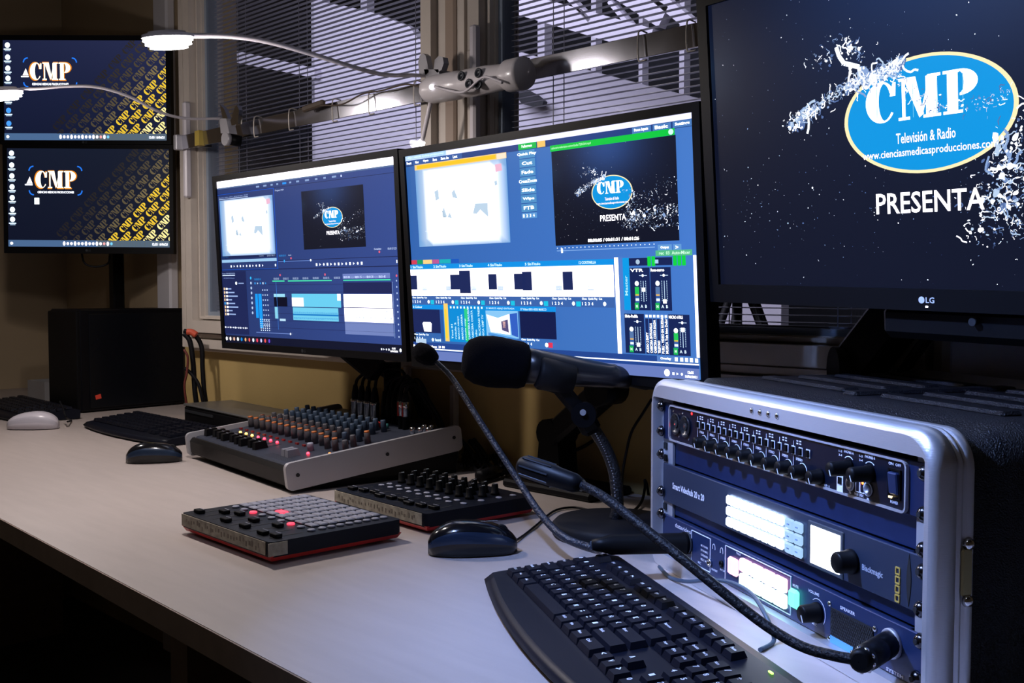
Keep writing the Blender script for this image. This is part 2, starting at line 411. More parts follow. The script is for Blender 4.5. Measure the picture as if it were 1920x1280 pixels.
# ================================================================== SCREENS
def clip(poly, x0, y0, x1, y1):
    for ax, lim, sg in ((0, x0, 1), (0, x1, -1), (1, y0, 1), (1, y1, -1)):
        out = []
        for i in range(len(poly)):
            a, b = poly[i], poly[(i+1) % len(poly)]
            ia, ib = (a[ax]-lim)*sg >= 0, (b[ax]-lim)*sg >= 0
            if ia: out.append(a)
            if ia != ib:
                k = (lim-a[ax])/(b[ax]-a[ax]); out.append((a[0]+(b[0]-a[0])*k, a[1]+(b[1]-a[1])*k))
        poly = out
        if len(poly) < 3: return None
    return poly
class Scr:                                            # image coordinates 0..1, y down
    def __init__(s, W, H): s.W, s.H = W, H; s.bm = bmesh.new(); s.cl = s.bm.loops.layers.float_color.new('Col'); s.lay = 0; s.win = (0, 0, 1, 1)
    def poly(s, pts, c, cf=None, g=1):
        pts = clip(list(pts), *s.win)
        if not pts: return
        vs = [s.bm.verts.new(((x-.5)*s.W, -s.lay*.00012, (.5-y)*s.H)) for x, y in pts]
        try: fc = s.bm.faces.new(vs)
        except ValueError: return
        for l, (x, y) in zip(fc.loops, pts):
            k = lin(cf(x, y)) if cf else lin(c); mn = min(k)
            if mn > .55: e = 1+3.2*(mn-.55); k = (k[0]*e, k[1]*e, k[2]*e*1.05)
            l[s.cl] = (k[0]*g, k[1]*g, k[2]*g, 1)
    def rect(s, x0, y0, x1, y1, c, g=1): s.poly([(x0, y0), (x1, y0), (x1, y1), (x0, y1)], c, None, g)
    def grad(s, x0, y0, x1, y1, cf, nx=12, ny=8):
        for i in range(nx):
            for j in range(ny):
                a, b = x0+(x1-x0)*i/nx, x0+(x1-x0)*(i+1)/nx; c, d = y0+(y1-y0)*j/ny, y0+(y1-y0)*(j+1)/ny
                s.poly([(a, c), (b, c), (b, d), (a, d)], None, cf)
    def ell(s, cx, cy, rx, ry, c, n=48, g=1): s.poly([(cx+rx*math.cos(2*math.pi*i/n), cy+ry*math.sin(2*math.pi*i/n)) for i in range(n)], c, None, g)
    def text(s, b, x0, y0, x1, y1, c, bold=0, g=1):
        for p in text_polys(b, bold): s.poly([(x0+q[0]*(x1-x0), y1-q[1]*(y1-y0)) for q in p], c, None, g)
    def vtext(s, b, x0, y0, x1, y1, c, bold=0):       # reads upward
        for p in text_polys(b, bold): s.poly([(x0+(1-q[1])*(x1-x0), y1-q[0]*(y1-y0)) for q in p], c)
    def line(s, pts, w, c, g=1):
        for (x0, y0), (x1, y1) in zip(pts, pts[1:]):
            dx, dy = (x1-x0)*s.W, (y1-y0)*s.H; L = math.hypot(dx, dy) or 1; nx, ny = -dy/L*w/s.W/2*s.W, dx/L*w/2
            nx = -dy/L*w/2/s.W; ny = dx/L*w/2/s.H
            s.poly([(x0+nx, y0+ny), (x1+nx, y1+ny), (x1-nx, y1-ny), (x0-nx, y0-ny)], c, None, g)
    def up(s): s.lay += 1
    def build(s, parent):
        me = bpy.data.meshes.new('display'); s.bm.to_mesh(me); s.bm.free(); me.materials.append(SCRM)
        o = bpy.data.objects.new('display', me); COL.objects.link(o); o.parent = parent; return o
def arc(cx, cy, rx, ry, a0, a1, n=16): return [(cx+rx*math.cos(R(a0+(a1-a0)*i/n)), cy+ry*math.sin(R(a0+(a1-a0)*i/n))) for i in range(n+1)]
def cmp_polys():                                      # fat stencil letters C M P in a 0..1 box, y up, as convex-ish pieces
    L = []
    def ringseg(cx, cy, ro, ri, cxi, a0, a1, n=14):
        A = arc(cx, cy, ro[0], ro[1], a0, a1, n); B = arc(cxi, cy, ri[0], ri[1], a0, a1, n)
        for i in range(n): L.append([A[i], A[i+1], B[i+1], B[i]])
    ringseg(.150, .5, (.150, .5), (.060, .455), .185, 88, 272, 20)            # C bowl
    ringseg(.160, .5, (.125, .5), (.075, .455), .165, 25, 88, 6)
    ringseg(.160, .5, (.125, .5), (.095, .455), .165, 272, 325, 6)
    L.append([(.232, .62), (.285, .62), (.290, .95), (.262, .95)])            # C beak
    L.append([(.315, .93), (.315, 1), (.44, 1), (.44, .93)])                  # M
    L.append([(.360, 1), (.470, 1), (.540, .10), (.500, .02)])
    L.append([(.345, .07), (.345, .95), (.375, .93), (.375, .07)])
    L.append([(.310, 0), (.310, .07), (.415, .07), (.415, 0)])
    L.append([(.530, .08), (.500, .02), (.590, .95), (.612, .95)])
    L.append([(.560, .0), (.560, .97), (.660, .97), (.660, .0)])
    L.append([(.535, 0), (.535, .07), (.690, .07), (.690, 0)]); L.append([(.575, .93), (.575, 1), (.690, 1), (.690, .93)])
    L.append([(.745, 0), (.745, 1), (.835, 1), (.835, 0)])                    # P
    L.append([(.710, 0), (.710, .07), (.875, .07), (.875, 0)]); L.append([(.710, .93), (.710, 1), (.845, 1), (.845, .93)])
    A = arc(.850, .70, .150, .30, -90, 90, 14); B = arc(.850, .70, .035, .245, -90, 90, 14)
    for i in range(14): L.append([A[i], A[i+1], B[i+1], B[i]])
    return L
CMPP = cmp_polys()
def s_cmp(s, x0, y0, x1, y1, c, rot=0, g=1, asp=1):
    # rot turns the word about the lower-left corner in physical space
    w_, h_ = (x1-x0)*s.W, (y1-y0)*s.H; ca, sa = math.cos(rot), math.sin(rot)
    for p in CMPP:
        q = []
        for px, py in p:
            X, Y = px*w_, py*h_; q.append((x0+(X*ca-Y*sa)/s.W, y1-(X*sa+Y*ca)/s.H))
        s.poly(q, c, None, g)
def splash(s, path, n, spread, size, big=.3, seed=1):
    r = random.Random(seed); seg = []
    for k in range(n):
        t_ = r.random()*(len(path)-1); i = min(int(t_), len(path)-2); u = t_-i
        x = path[i][0]+(path[i+1][0]-path[i][0])*u+r.gauss(0, spread)*s.H/s.W; y = path[i][1]+(path[i+1][1]-path[i][1])*u+r.gauss(0, spread)
        a = math.atan2((path[i+1][1]-path[i][1])*s.H, (path[i+1][0]-path[i][0])*s.W)+r.gauss(0, .7)
        sz = size*.55*math.exp(min(.8, r.gauss(-.35, .55))); v_ = r.choice(((.93, .96, 1), (.75, .84, .95), (.55, .66, .85), (.35, .45, .66), (.98, .98, 1)))
        if r.random() < big:                          # curled filament
            pts = []; X, Y = x, y
            for q in range(6):
                pts.append((X, Y)); a += r.gauss(0, .9); X += math.cos(a)*sz*.8/s.W; Y += math.sin(a)*sz*.8/s.H
            s.line(pts, sz*.38, v_)
        else:
            m_ = 7; e = r.uniform(.35, 1)
            pts = []
            for q in range(m_):
                b = 2*math.pi*q/m_; rr = sz*r.uniform(.6, 1.1); X, Y = rr*math.cos(b), rr*e*math.sin(b)
                pts.append((x+(X*math.cos(a)-Y*math.sin(a))/s.W, y+(X*math.sin(a)+Y*math.cos(a))/s.H))
            s.poly(pts, v_)
def water_logo(s, x0, y0, x1, y1, k=1, seed=3, detail=1, tick=True):
    """the title card: dark blue field, water, oval logo, PRESENTA; box in image coordinates"""
    W_, H_ = x1-x0, y1-y0; X = lambda a: x0+a*W_; Y = lambda a: y0+a*H_
    def bg(x, y):
        a, b = (x-x0)/W_, (y-y0)/H_
        q = math.exp(-((a-.47)/.33)**2-((b+.02)/.42)**2)
        e = .35*math.exp(-((a+.0)/.06)**2-((b-.24)/.12)**2)  # bluish reflection at the left screen edge, painted into the colour
        return (.050+.10*q*k+.12*e, .065+.19*q*k+.2*e, .135+.33*q*k+.22*e)
    old = s.win; s.win = (max(x0, 0), y0, min(x1, 1), y1)
    s.grad(x0, y0, x1, y1, bg, 20, 14); s.up()
    u = s.H*H_
    splash(s, [(X(.0), Y(0)), (X(1), Y(1))], int(330*detail), .35*H_, u*.0032, .03, seed)          # scattered droplets
    splash(s, [(X(.0), Y(.7)), (X(.45), Y(.75))], int(110*detail), .14*H_, u*.0035, .03, seed+1)
    cx, cy, rx, ry = X(.500), Y(.484), .166*W_, .172*H_
    s.up(); splash(s, [(X(.62), Y(.70)), (X(.68), Y(.60)), (X(.8), Y(.52)), (X(1), Y(.42))], int(230*detail), .045*H_, u*.0075, .5, seed+2)
    splash(s, [(X(.585), Y(.80)), (X(.70), Y(.76)), (X(.85), Y(.74)), (X(1), Y(.70))], int(520*detail), .045*H_, u*.0085, .5, seed+3)
    splash(s, [(X(.64), Y(.815)), (X(.8), Y(.85)), (X(1), Y(.84))], int(60*detail), .012*H_, u*.013, .9, seed+4)
    s.up(); s.ell(cx, cy, rx, ry, (1, .93, .72), 64, 1.1); s.up(); s.ell(cx, cy, rx*.952, ry*.945, (.02, .60, .90), 64)
    s.up(); s_cmp(s, X(.382), Y(.372), X(.598), Y(.495), (1, .97, .97), 0, 1.15)
    s.up(); s.text('Televisión & Radio', X(.443), Y(.532), X(.557), Y(.563), (1, .92, .90), .01)
    s.text('www.cienciasmedicasproducciones.com', X(.372), Y(.578), X(.630), Y(.608), (1, .92, .90), .01)
    s.text('PRESENTA', X(.398), Y(.708), X(.606), Y(.772), (1, .98, 1), .012, 1.1)
    if detail >= 1:
        s.up()
        for a in (.405, .478, .523, .571): s.rect(X(a), Y(.385), X(a+.0012), Y(.49), (.45, .80, .95))
    for a_ in range(3): splash(s, [(X(.345), Y(.372)), (X(.37), Y(.352)), (X(.40), Y(.358)), (X(.43), Y(.342)), (X(.452), Y(.325))], int(26*detail), .006*H_, u*(.020+.006*a_), .25, seed+20+a_)
    splash(s, [(X(.205), Y(.475)), (X(.24), Y(.44)), (X(.262), Y(.425))], int(40*detail), .012*H_, u*.018, .3, seed+31)
    splash(s, [(X(.62), Y(.66)), (X(.64), Y(.60)), (X(.66), Y(.55)), (X(.70), Y(.50))], int(40*detail), .02*H_, u*.018, .4, seed+32)
    splash(s, [(X(.62), Y(.76)), (X(.66), Y(.72)), (X(.70), Y(.74)), (X(.78), Y(.72)), (X(.95), Y(.70))], int(110*detail), .03*H_, u*.019, .4, seed+33)
    splash(s, [(X(.345), Y(.25)), (X(.365), Y(.235)), (X(.372), Y(.28))], int(14*detail), .008*H_, u*.016, .5, seed+34)
    s.up(); splash(s, [(X(.20), Y(.46)), (X(.26), Y(.43)), (X(.32), Y(.385)), (X(.40), Y(.355)), (X(.455), Y(.33))], int(260*detail), .012*H_, u*.0085, .55, seed+5)
    splash(s, [(X(.33), Y(.36)), (X(.40), Y(.345)), (X(.452), Y(.33))], int(60*detail), .012*H_, u*.014, .9, seed+6)
    splash(s, [(X(.26), Y(.25)), (X(.34), Y(.25)), (X(.38), Y(.28))], int(60*detail), .03*H_, u*.008, .5, seed+7)
    splash(s, [(X(.43), Y(.33)), (X(.46), Y(.39)), (X(.50), Y(.45)), (X(.54), Y(.475)), (X(.60), Y(.48)), (X(.66), Y(.46))], int(150*detail), .012*H_, u*.006, .5, seed+8)
    s.win = old
def rotm(yaw, tilt, roll):
    u = Vector((math.cos(yaw), math.sin(yaw), 0)); n = Vector((-math.sin(yaw), math.cos(yaw), 0))
    v = Vector((0, 0, 1))*math.cos(tilt)+n*math.sin(tilt)
    u, v = u*math.cos(roll)-v*math.sin(roll), v*math.cos(roll)+u*math.sin(roll)
    n = v.cross(u)*-1
    if n.dot(Vector((-math.sin(yaw), math.cos(yaw), 0))) < 0: n = -n
    return Matrix(((u.x, n.x, v.x), (u.y, n.y, v.y), (u.z, n.z, v.z)))
def monitor(name, label, cx, cy, cz, yaw, tilt, roll, W, H, bz, bb, depth, group=None, incam=True, brand=1, th=.022):
    if incam: cx, cy = c2w(cx, cy); cz += CZ; yaw -= PSI
    M = rotm(yaw, tilt, roll).to_4x4(); M.translation = (cx, cy, cz)
    t = thing(name, label, 'monitor', mtx=M, group=group)
    inn = [(-W/2, -H/2), (W/2, -H/2), (W/2, H/2), (-W/2, H/2)]
    out = [(-W/2-bz, -H/2-bb), (W/2+bz, -H/2-bb), (W/2+bz, H/2+bz), (-W/2-bz, H/2+bz)]
    MB().ring(out, inn, BLK, -.004, .004).build('bezel', t)
    m = MB(); m.prism(out, BLK, .004, th)
    k = .72; m.prism([(x*k, z*k) for x, z in out], BLK, th, depth); m.build('back_housing', t)
    if brand:
        LT = LETT if brand > 1 else DGREY; m = MB(); m.lathe([(0, 0), (.0035, 0), (.0035, .0004)], LT, 20, (-.006, -.0042, -H/2-bb*.5), (0, -1, 0), False)
        m.text('LG', -.001, -H/2-bb*.5-.003, (.010 if brand > 1 else .006), .006, LT, -.0046, .02); m.build('brand_logo', t, 'round pale logo with LG lettering')
        if brand > 1: MB().box((0, -.0045, -H/2-bb*.80), (.0024, .001, .0016), E_PWR_GLINT).build('power_light', t)
    MW[t.name] = M
    return t
MW = {}
# ---------------------------------------------------------------- left monitor: editing timeline
NAVY = (.18, .24, .44)
t = monitor('computer_monitor', 'black monitor showing a blue video editing timeline, left of the vision mixer screen', -.4017, 2.0377, .0594, -.7936, -.0516, 0, .598, .336, .012, .013, .05)
M1 = t
s = Scr(.598, .336)
s.grad(0, 0, 1, 1, lambda x, y: (.15+.06*x, .22+.08*x, .43+.14*x), 8, 6); s.up()
s.rect(0, 0, 1, .040, (1, .97, 1), 1.2)
s.rect(0, .040, 1, .048, (.35, .45, .62)); s.rect(0, .078, 1, .080, (.07, .10, .24))
s.rect(0, .955, 1, 1, (.05, .07, .17))
s.rect(0, .548, 1, .552, (.08, .10, .25)); s.rect(.362, .50, 1, .503, (.10, .13, .30))
for x, l in ((.255, .02), (.30, .02), (.345, .013), (.38, .01), (.455, .012), (.495, .017), (.545, .022), (.60, .013), (.645, .013), (.69, .022)): s.rect(x, .056, x+l, .066, (.55, .66, .85))
s.rect(.415, .056, .438, .067, (.1, .6, 1)); s.rect(.735, .056, .741, .068, (.8, .85, 1))
for q in ((0, .080, .361, .083), (0, .546, .364, .549), (.359, .080, .362, .549)): s.rect(*q, (.05, .35, .85))
s.text('Source: video_plano_general.mp4 : 00:00', .008, .097, .20, .107, (.65, .75, .95)); s.rect(.008, .110, .20, .113, (.8, .88, 1)); s.text('Program: PGM', .37, .092, .42, .104, (.8, .87, 1))
def cambg(x0, y0, x1, y1):
    def f_(x, y):
        a, b = (x-x0)/(x1-x0), (y-y0)/(y1-y0); d = min(a*1.1, (1-a)*1.5, b*1.6+.08, (1-b)*1.2+.05); k_ = max(0, min(1, d/.22+.15))
        return (.35+.65*k_, .60+.38*k_, .86+.14*k_)
    return f_
def camview(s, x0, y0, x1, y1):
    W_, H_ = x1-x0, y1-y0
    s.grad(x0, y0, x1, y1, cambg(x0, y0, x1, y1), 12, 10); s.up()
    for p in (((.215, .30), (.26, .28), (.265, .40), (.225, .42)), ((.41, .34), (.44, .30), (.475, .42), (.42, .40)), ((.29, .62), (.31, .50), (.345, .64)), ((.35, .64), (.375, .58), (.40, .66)),
              ((.63, .62), (.66, .50), (.79, .51), (.79, .68), (.71, .58), (.67, .63)), ((.87, .26), (.895, .25), (.90, .30), (.875, .31))):
        s.poly([(x0+a*W_, y0+b*H_) for a, b in p], (.76, .85, .93))
    s.poly([(x0+a*W_, y0+b*H_) for a, b in ((.885, .06), (.95, .055), (.955, .14), (.89, .15))], (.96, .74, .84))
    s.poly([(x0+a*W_, y0+b*H_) for a, b in ((.15, .02), (.84, .05), (.5, .09), (.2, .06))], (1, .88, .94))
    s.poly([(x0+a*W_, y0+b*H_) for a, b in ((.29, .56), (.30, .55), (.335, .64), (.30, .64))], (.62, .72, .80))
    s.line([(x0+.10*W_, y0+.72*H_), (x0+.55*W_, y0+.80*H_)], .0006, (.85, .9, 1)); s.line([(x0+.08*W_, y0+.80*H_), (x0+.6*W_, y0+.88*H_)], .0006, (.85, .9, 1))
camview(s, .010, .118, .352, .462)
s.rect(0, .462, .356, .478, (.10, .15, .34)); s.rect(.004, .485, .357, .502, (.62, .80, .95))
s.text('00:00:00:00', .005, .465, .05, .474, (.1, .6, 1)); s.text('Completo', .25, .465, .28, .474, (.8, .88, 1)); s.text('00:01:38:15', .30, .465, .35, .474, (.8, .88, 1))
def icons(s, x0, x1, y, n, sz, cols=((.92, .95, 1),)):
    for i in range(n):
        x = x0+(x1-x0)*i/(max(n-1, 1)); c = cols[i % len(cols)]; a = sz*s.H/s.W
        if i % 3 == 0: s.rect(x-a/2, y-sz/2, x+a/2, y+sz/2, c)
        elif i % 3 == 1: s.poly([(x-a/2, y-sz/2), (x+a/2, y), (x-a/2, y+sz/2)], c)
        else: s.ell(x, y, a/2, sz/2, c, 10)
icons(s, .065, .27, .526, 11, .013); icons(s, .585, .82, .531, 13, .015); s.rect(.345, .52, .352, .533, (.9, .95, 1)); s.rect(.985, .52, .99, .535, (.9, .95, 1))
water_logo(s, .520, .120, .845, .445, .9, 40, .35); s.up()
s.text('00:00:05:10', .375, .468, .415, .478, (.15, .65, 1)); s.text('Ajustar', .43, .468, .448, .478, (.8, .88, 1)); s.text('Completo', .885, .455, .92, .466, (.85, .9, 1)); s.text('00:01:31:23', .95, .455, .99, .466, (.8, .88, 1))
s.rect(.37, .505, .56, .509, (.40, .52, .80)); s.ell(.556, .505, .004, .007, (.9, .95, 1), 10); s.ell(.405, .505, .004, .008, (.2, .7, 1), 10)
for x, y in ((.445, .49), (.91, .475), (.375, .585), (.63, .587), (.985, .60)): s.ell(x, y, .004, .007, (.95, .4, .5), 8)
# project list
s.rect(0, .556, .162, .945, (.11, .15, .34)); s.up(); s.text('Proyecto: CMP_PRESENTACION', .005, .566, .09, .577, (.7, .8, 1)); s.rect(.005, .580, .09, .583, (.85, .92, 1))
s.text('CMP_PRESENTACION.prproj', .012, .595, .085, .604, (.55, .65, .9)); s.ell(.095, .630, .006, .010, (.95, 1, 1), 10); s.rect(.11, .628, .145, .634, (.6, .7, .9))
for i in range(8):
    y = .665+i*.0225; s.rect(.008, y-.008, .016, y+.008, (1, .86, .66) if i != 4 else (.3, .7, 1)); s.rect(.022, y-.006, .034, y+.006, (1, .98, .94)); s.rect(.037, y-.004, .060+.02*((i*7) % 3), y+.004, (.62, .72, .92))
icons(s, .005, .15, .905, 14, .010); icons(s, .192, .192, .60, 1, .012, ((.2, .7, 1),))
for i in range(8): s.ell(.192, .60+i*.030, .005, .009, (.75, .85, 1) if i else (.2, .75, 1), 8)
# timeline
s.text('00:00:05:10', .215, .602, .255, .614, (.1, .65, 1)); icons(s, .218, .285, .632, 5, .012, ((.2, .65, 1), (.8, .9, 1)))
for i in range(10):
    x = .335+i*.057+(.03 if i > 6 else 0)
    s.text('00:00:%02d' % (i*15 % 60), x, .600, x+.032, .612, (.75, .83, .98))
s.rect(.723, .585, .955, .612, (.45, .52, .78)); s.up()
for i in range(4): s.text('00:01:%02d' % (i*15), .728+i*.058, .597, .76+i*.058, .609, (.85, .9, 1))
for a, b in ((.327, .40), (.42, .665), (.725, .957)): s.rect(a, .617, b, .623, (.30, .95, .72))
for i in range(7): s.rect(.30, .64+i*.042, .97, .642+i*.042, (.13, .16, .36))
s.rect(.723, .84, .961, .912, (.46, .53, .76)); s.rect(.723, .632, .961, .690, (.12, .15, .34)); s.up()
s.rect(.331, .695, .398, .713, (.62, .88, .98)); s.rect(.331, .713, .410, .768, (.02, .03, .13))
s.grad(.438, .694, .708, .768, lambda x, y: (.42, .82, .96), 2, 2); s.up(); s.rect(.438, .716, .505, .766, (1, .95, .92)); s.rect(.69, .694, .708, .730, (.95, .98, 1))
s.rect(.441, .772, .692, .845, (.46, .83, .96)); s.rect(.723, .695, .960, .765, (1, .97, 1), 1.15); s.rect(.723, .769, .962, .843, (1, .97, 1), 1.1); s.rect(.333, .772, .352, .84, (.55, .85, .95)); s.rect(.36, .84, .395, .853, (.75, .9, 1)); s.up()
s.rect(.441, .808, .692, .817, (.10, .50, .80)); s.text('A1', .46, .72, .475, .73, (.5, .5, .4))
r_ = random.Random(5)
for i in range(60):
    x = .445+i*.0041; h_ = .004+.016*r_.random(); s.rect(x, .80-h_*.2, x+.002, .805, (.25, .62, .88)); s.rect(x, .828, x+.002, .833+h_*.3, (.25, .62, .88))
for i in range(50):
    x = .726+i*.0046; s.rect(x, .779, x+.002*r_.random()+.001, .783+.006*r_.random(), (.55, .66, .78)); s.rect(x, .815, x+.002*r_.random()+.001, .818+.008*r_.random(), (.45, .62, .85))
for a, b, c_, d_ in ((.215, .695, .232, .84), (.236, .695, .256, .90)): s.rect(a, b, c_, d_, (.08, .62, .98))
for i in range(8):
    for j in range(3): s.rect(.262+j*.014, .668+i*.030, .268+j*.014, .676+i*.030, (.75, .84, 1))
for i in range(6):
    for j in range(5): s.rect(.24+j*.013, .845+i*.013, .245+j*.013, .851+i*.013, (.85, .92, 1))
s.rect(.349, .625, .3505, .905, (.25, .55, .95)); s.rect(.965, .63, .967, .92, (.55, .65, .85))
for i in range(10): s.ell(.985, .625+i*.032, .003, .005, (.75, .84, 1), 8)
s.rect(.21, .925, .42, .929, (.45, .55, .82)); s.ell(.42, .927, .004, .007, (.9, .95, 1), 8)
cols_ = ((1, 1, 1), (1, .95, .9), (1, .8, .7), (.95, 1, 1), (.1, .6, .95), (1, .75, .5), (1, .4, .4), (.9, .95, 1), (1, .3, .4), (.8, .8, 1), (1, .35, .35), (.45, .30, .85))
for i, c_ in enumerate(cols_): s.ell(.010+i*.0253, .976, .0055, .012, c_, 10)
icons(s, .90, .935, .982, 4, .010); s.text('12:55', .950, .970, .966, .979, (1, 1, 1), .02); s.text('16/06/2021', .942, .984, .976, .994, (1, 1, 1), .02); s.ell(.989, .982, .005, .010, (.95, 1, 1), 8)
s.build(t)
# arm stand behind the editing monitor
def arm(mb, a, b, w_, h_, mt=BLK): 
    d = Vector(b)-Vector(a); mb.box((Vector(a)+Vector(b))/2, (d.length, w_, h_), mt, d.to_track_quat('X', 'Z').to_matrix(), .006)
MB_ = MB
def S_(mon, org):
    class Q(MB_):
        def __init__(s): MB_.__init__(s); s.M = MW[mon.name].inverted() @ Matrix.Translation(org)
    return Q
MB = S_(M1, (-1.66, 1.285, .75)); t = M1
MB().box((0, 0, .008), (.10, .10, .016), BLK, bev=.004).build('stand_base', t)
MB().cyl((0, 0, .016), (0, 0, .19), .017, BLK).build('stand_post', t)
m = MB(); arm(m, (0, -.03, .17), (-.075, -.075, .235), .032, .045); m.build('stand_arm', t)
m = MB(); arm(m, (-.075, -.075, .235), (-.08, -.085, .34), .03, .03); m.box((-.08, -.10, .35), (.10, .012, .10), BLK, bev=.003); m.build('stand_head', t)
MB = MB_
# ---------------------------------------------------------------- middle monitor: live production mixer
t = monitor('computer_monitor', 'black monitor showing a bright blue live vision mixing program with audio faders', .033, 1.5679, .0543, -.8322, -.0698, 0, .598, .336, .012, .014, .05)
M2 = t
s = Scr(.598, .336); BL = (.24, .42, .70)
s.grad(0, 0, 1, 1, lambda x, y: (.20+.08*x, .40+.09*x, .70+.12*x-.04*abs(y-.5)), 8, 6); s.up()
s.rect(0, 0, 1, .022, (.86, .86, .98)); s.rect(0, 0, .18, .022, (.55, .80, .95)); s.up(); s.text('vMix - ciencias medicas producciones', .01, .004, .17, .016, (.85, .97, 1))
s.rect(0, .022, 1, .050, (.13, .25, .52)); s.up(); s.rect(0, .022, .245, .048, (.20, .36, .64)); s.rect(0, .026, .033, .050, (.05, .08, .30)); s.up()
for a, b, tx in ((.006, .027, 'Preset'), (.045, .06, 'New'), (.08, .103, 'Open'), (.122, .14, 'Save'), (.157, .19, 'Save As'), (.208, .226, 'Last')): s.text(tx, a, .028, b, .041, (1, 1, 1), .03)
for a, b, tx in ((.831, .885, 'Pause Inputs'), (.890, .940, 'Basic'), (.945, .998, 'Settings')):
    s.rect(a, .024, b, .048, (.30, .50, .76)); s.up(); s.text(tx, a+.006, .029, b-.008, .043, (1, 1, 1), .03)
camview(s, .042, .073, .416, .446); s.up()
s.rect(.042, .048, .418, .074, (1, .84, .55)); s.up(); s.rect(.052, .052, .378, .070, (1, .80, .10)); s.rect(.382, .050, .416, .073, (1, .90, .78))
s.rect(.463, .022, .527, .048, (.05, .75, .30)); s.rect(.530, .022, .558, .048, (1, .80, .42)); s.up(); s.text('Fullscreen', .475, .028, .512, .040, (.9, 1, .9), .03)
for i, tx in enumerate(('Quick Play', 'Cut', 'Fade', 'CrossZoom', 'Slide', 'Wipe', 'FTB')):
    y = .051+i*.0385; s.rect(.465, y, .520, y+.035, (.32, .58, .80)); s.up()
    l_ = .012+.0022*len(tx); s.text(tx, .492-l_, y+.010, .492+l_, y+.025, (.95, 1, 1), .03); s.rect(.465, y+.0355, .520, y+.0375, (.12, .28, .58))
s.rect(.466, .322, .519, .345, (.38, .62, .86)); s.up()
for i in range(4): s.text(str(i+1), .470+i*.012, .327, .475+i*.012, .340, (1, 1, 1), .03)
water_logo(s, .579, .074, .954, .470, 1.2, 60, .8); s.up(); s.rect(.577, .049, .953, .074, (.02, .80, .26)); s.up()
s.text('cabecera-television-sonorizada-720h264.mp4', .581, .055, .71, .068, (.75, 1, .80), .02); s.ell(.943, .061, .007, .011, (.8, 1, .9), 14)
s.text('00:00:05 / 00:01:31 / 00:01:26', .687, .447, .843, .461, (1, 1, 1), .035)
s.rect(.584, .490, .887, .493, (.55, .72, .95)); s.rect(.598, .482, .604, .501, (.95, 1, 1))
for i in range(24): s.ell(.586+i*.013, .480, .0015, .0025, (.9, .95, 1), 6)
s.rect(.895, .483, .934, .508, (.40, .62, .86)); s.rect(.938, .483, .960, .508, (.40, .62, .86)); s.up(); s.text('Output', .903, .489, .926, .501, (1, 1, 1), .03); s.text('>', .944, .489, .952, .501, (1, 1, 1), .03)
for a, b, c_ in ((.007, .032, (.85, .25, .35)), (.034, .058, (.10, .65, .40)), (.060, .100, (1, .86, .55)), (.102, .130, (.75, .35, .60)), (.132, .180, (.1, .70, .75)), (.182, .215, (.1, .35, .75))): s.rect(a, .510, b, .530, c_)
s.rect(0, .532, .765, .556, (.05, .58, .92)); s.up()
for i, (x, tx) in enumerate(((.003, '1 SinTitulo'), (.105, '2 SinTitulo'), (.215, '3 SinTitulo'), (.330, '4 SinTitulo'), (.470, '5 SinTitulo'), (.655, '12 CORTINILLA'))): s.text(tx, x, .538, x+.055, .550, (.85, .97, 1), .02)
s.rect(0, .556, .763, .686, (1, .97, 1), 1.1); s.rect(0, .686, .763, .730, (.24, .40, .68)); s.up()
for i in range(7):
    x = .04+i*.105; s.rect(x, .595, x+.06, .655, (.93, .93, .99)); s.rect(x+.01, .64, x+.03, .66, (.78, .86, .94))
s.up()
for q in ((0, .585, .028, .655), (.175, .585, .216, .655), (.213, .567, .258, .672), (.330, .585, .362, .655), (.428, .585, .470, .655), (.458, .577, .492, .660), (.600, .580, .633, .658)): s.rect(*q, (.11, .16, .36))
for i, x in enumerate((.003, .108, .215, .330, .450, .560, .660)):
    s.text('Close  Quick Play  Cut', x, .690, x+.065, .701, (.92, .97, 1), .03); s.text('1  2  3  4', x, .708, x+.036, .722, (.92, .97, 1), .03); s.ell(x+.072, .715, .005, .009, (.95, 1, 1), 8)
    if i < 6: s.rect(x+.081, .706, x+.096, .727, (.10, .78, .92))
s.rect(0, .730, .571, .752, (.05, .58, .92)); s.rect(0, .752, .121, .868, (.10, .15, .36)); s.rect(.121, .752, .136, .905, (.16, .35, .66)); s.up(); s.text('6 Colour', .003, .735, .045, .746, (.85, .95, 1), .02)
s.poly([(.042, .822), (.047, .815), (.078, .815), (.083, .822), (.080, .862), (.048, .862)], (.98, .98, 1))
s.rect(.136, .732, .314, .905, (.03, .56, .86)); s.up(); s.rect(.140, .722, .158, .905, (1, .84, .45)); s.up(); s.rect(.143, .75, .151, .89, (1, .86, .2)); s.rect(.226, .745, .240, .90, (.18, .82, .55)); s.up()
for i, tx in enumerate(('Text 01', 'rotulo 2', 'MARCO ABAJO', 'MARCO ARRIBA', 'rotulo cmp', 'CABECERA SALUDA', 'CABECERA CORTA', 'audio', 'PUBLICIDAD TRES', 'MOSCA CMP TV')):
    x = .168+i*.0142; s.vtext(tx, x, .892-.010*len(tx), x+.0075, .892, (.80, .97, 1), .02); s.rect(x, .735, x+.006, .745, (.85, .97, 1))
s.rect(.313, .752, .436, .875, (.55, .80, .98)); s.up(); s.poly([(.316, .77), (.36, .785), (.405, .765), (.405, .86), (.33, .85)], (.97, .97, 1)); s.poly([(.405, .765), (.434, .76), (.434, .87), (.41, .86)], (.20, .38, .78)); s.up()
s.poly([(.372, .80), (.398, .79), (.400, .85), (.374, .84)], (.35, .32, .50)); s.poly([(.32, .853), (.43, .875), (.43, .878), (.32, .866)], (.3, .6, .9)); s.rect(.378, .80, .388, .83, (.95, .75, .72))
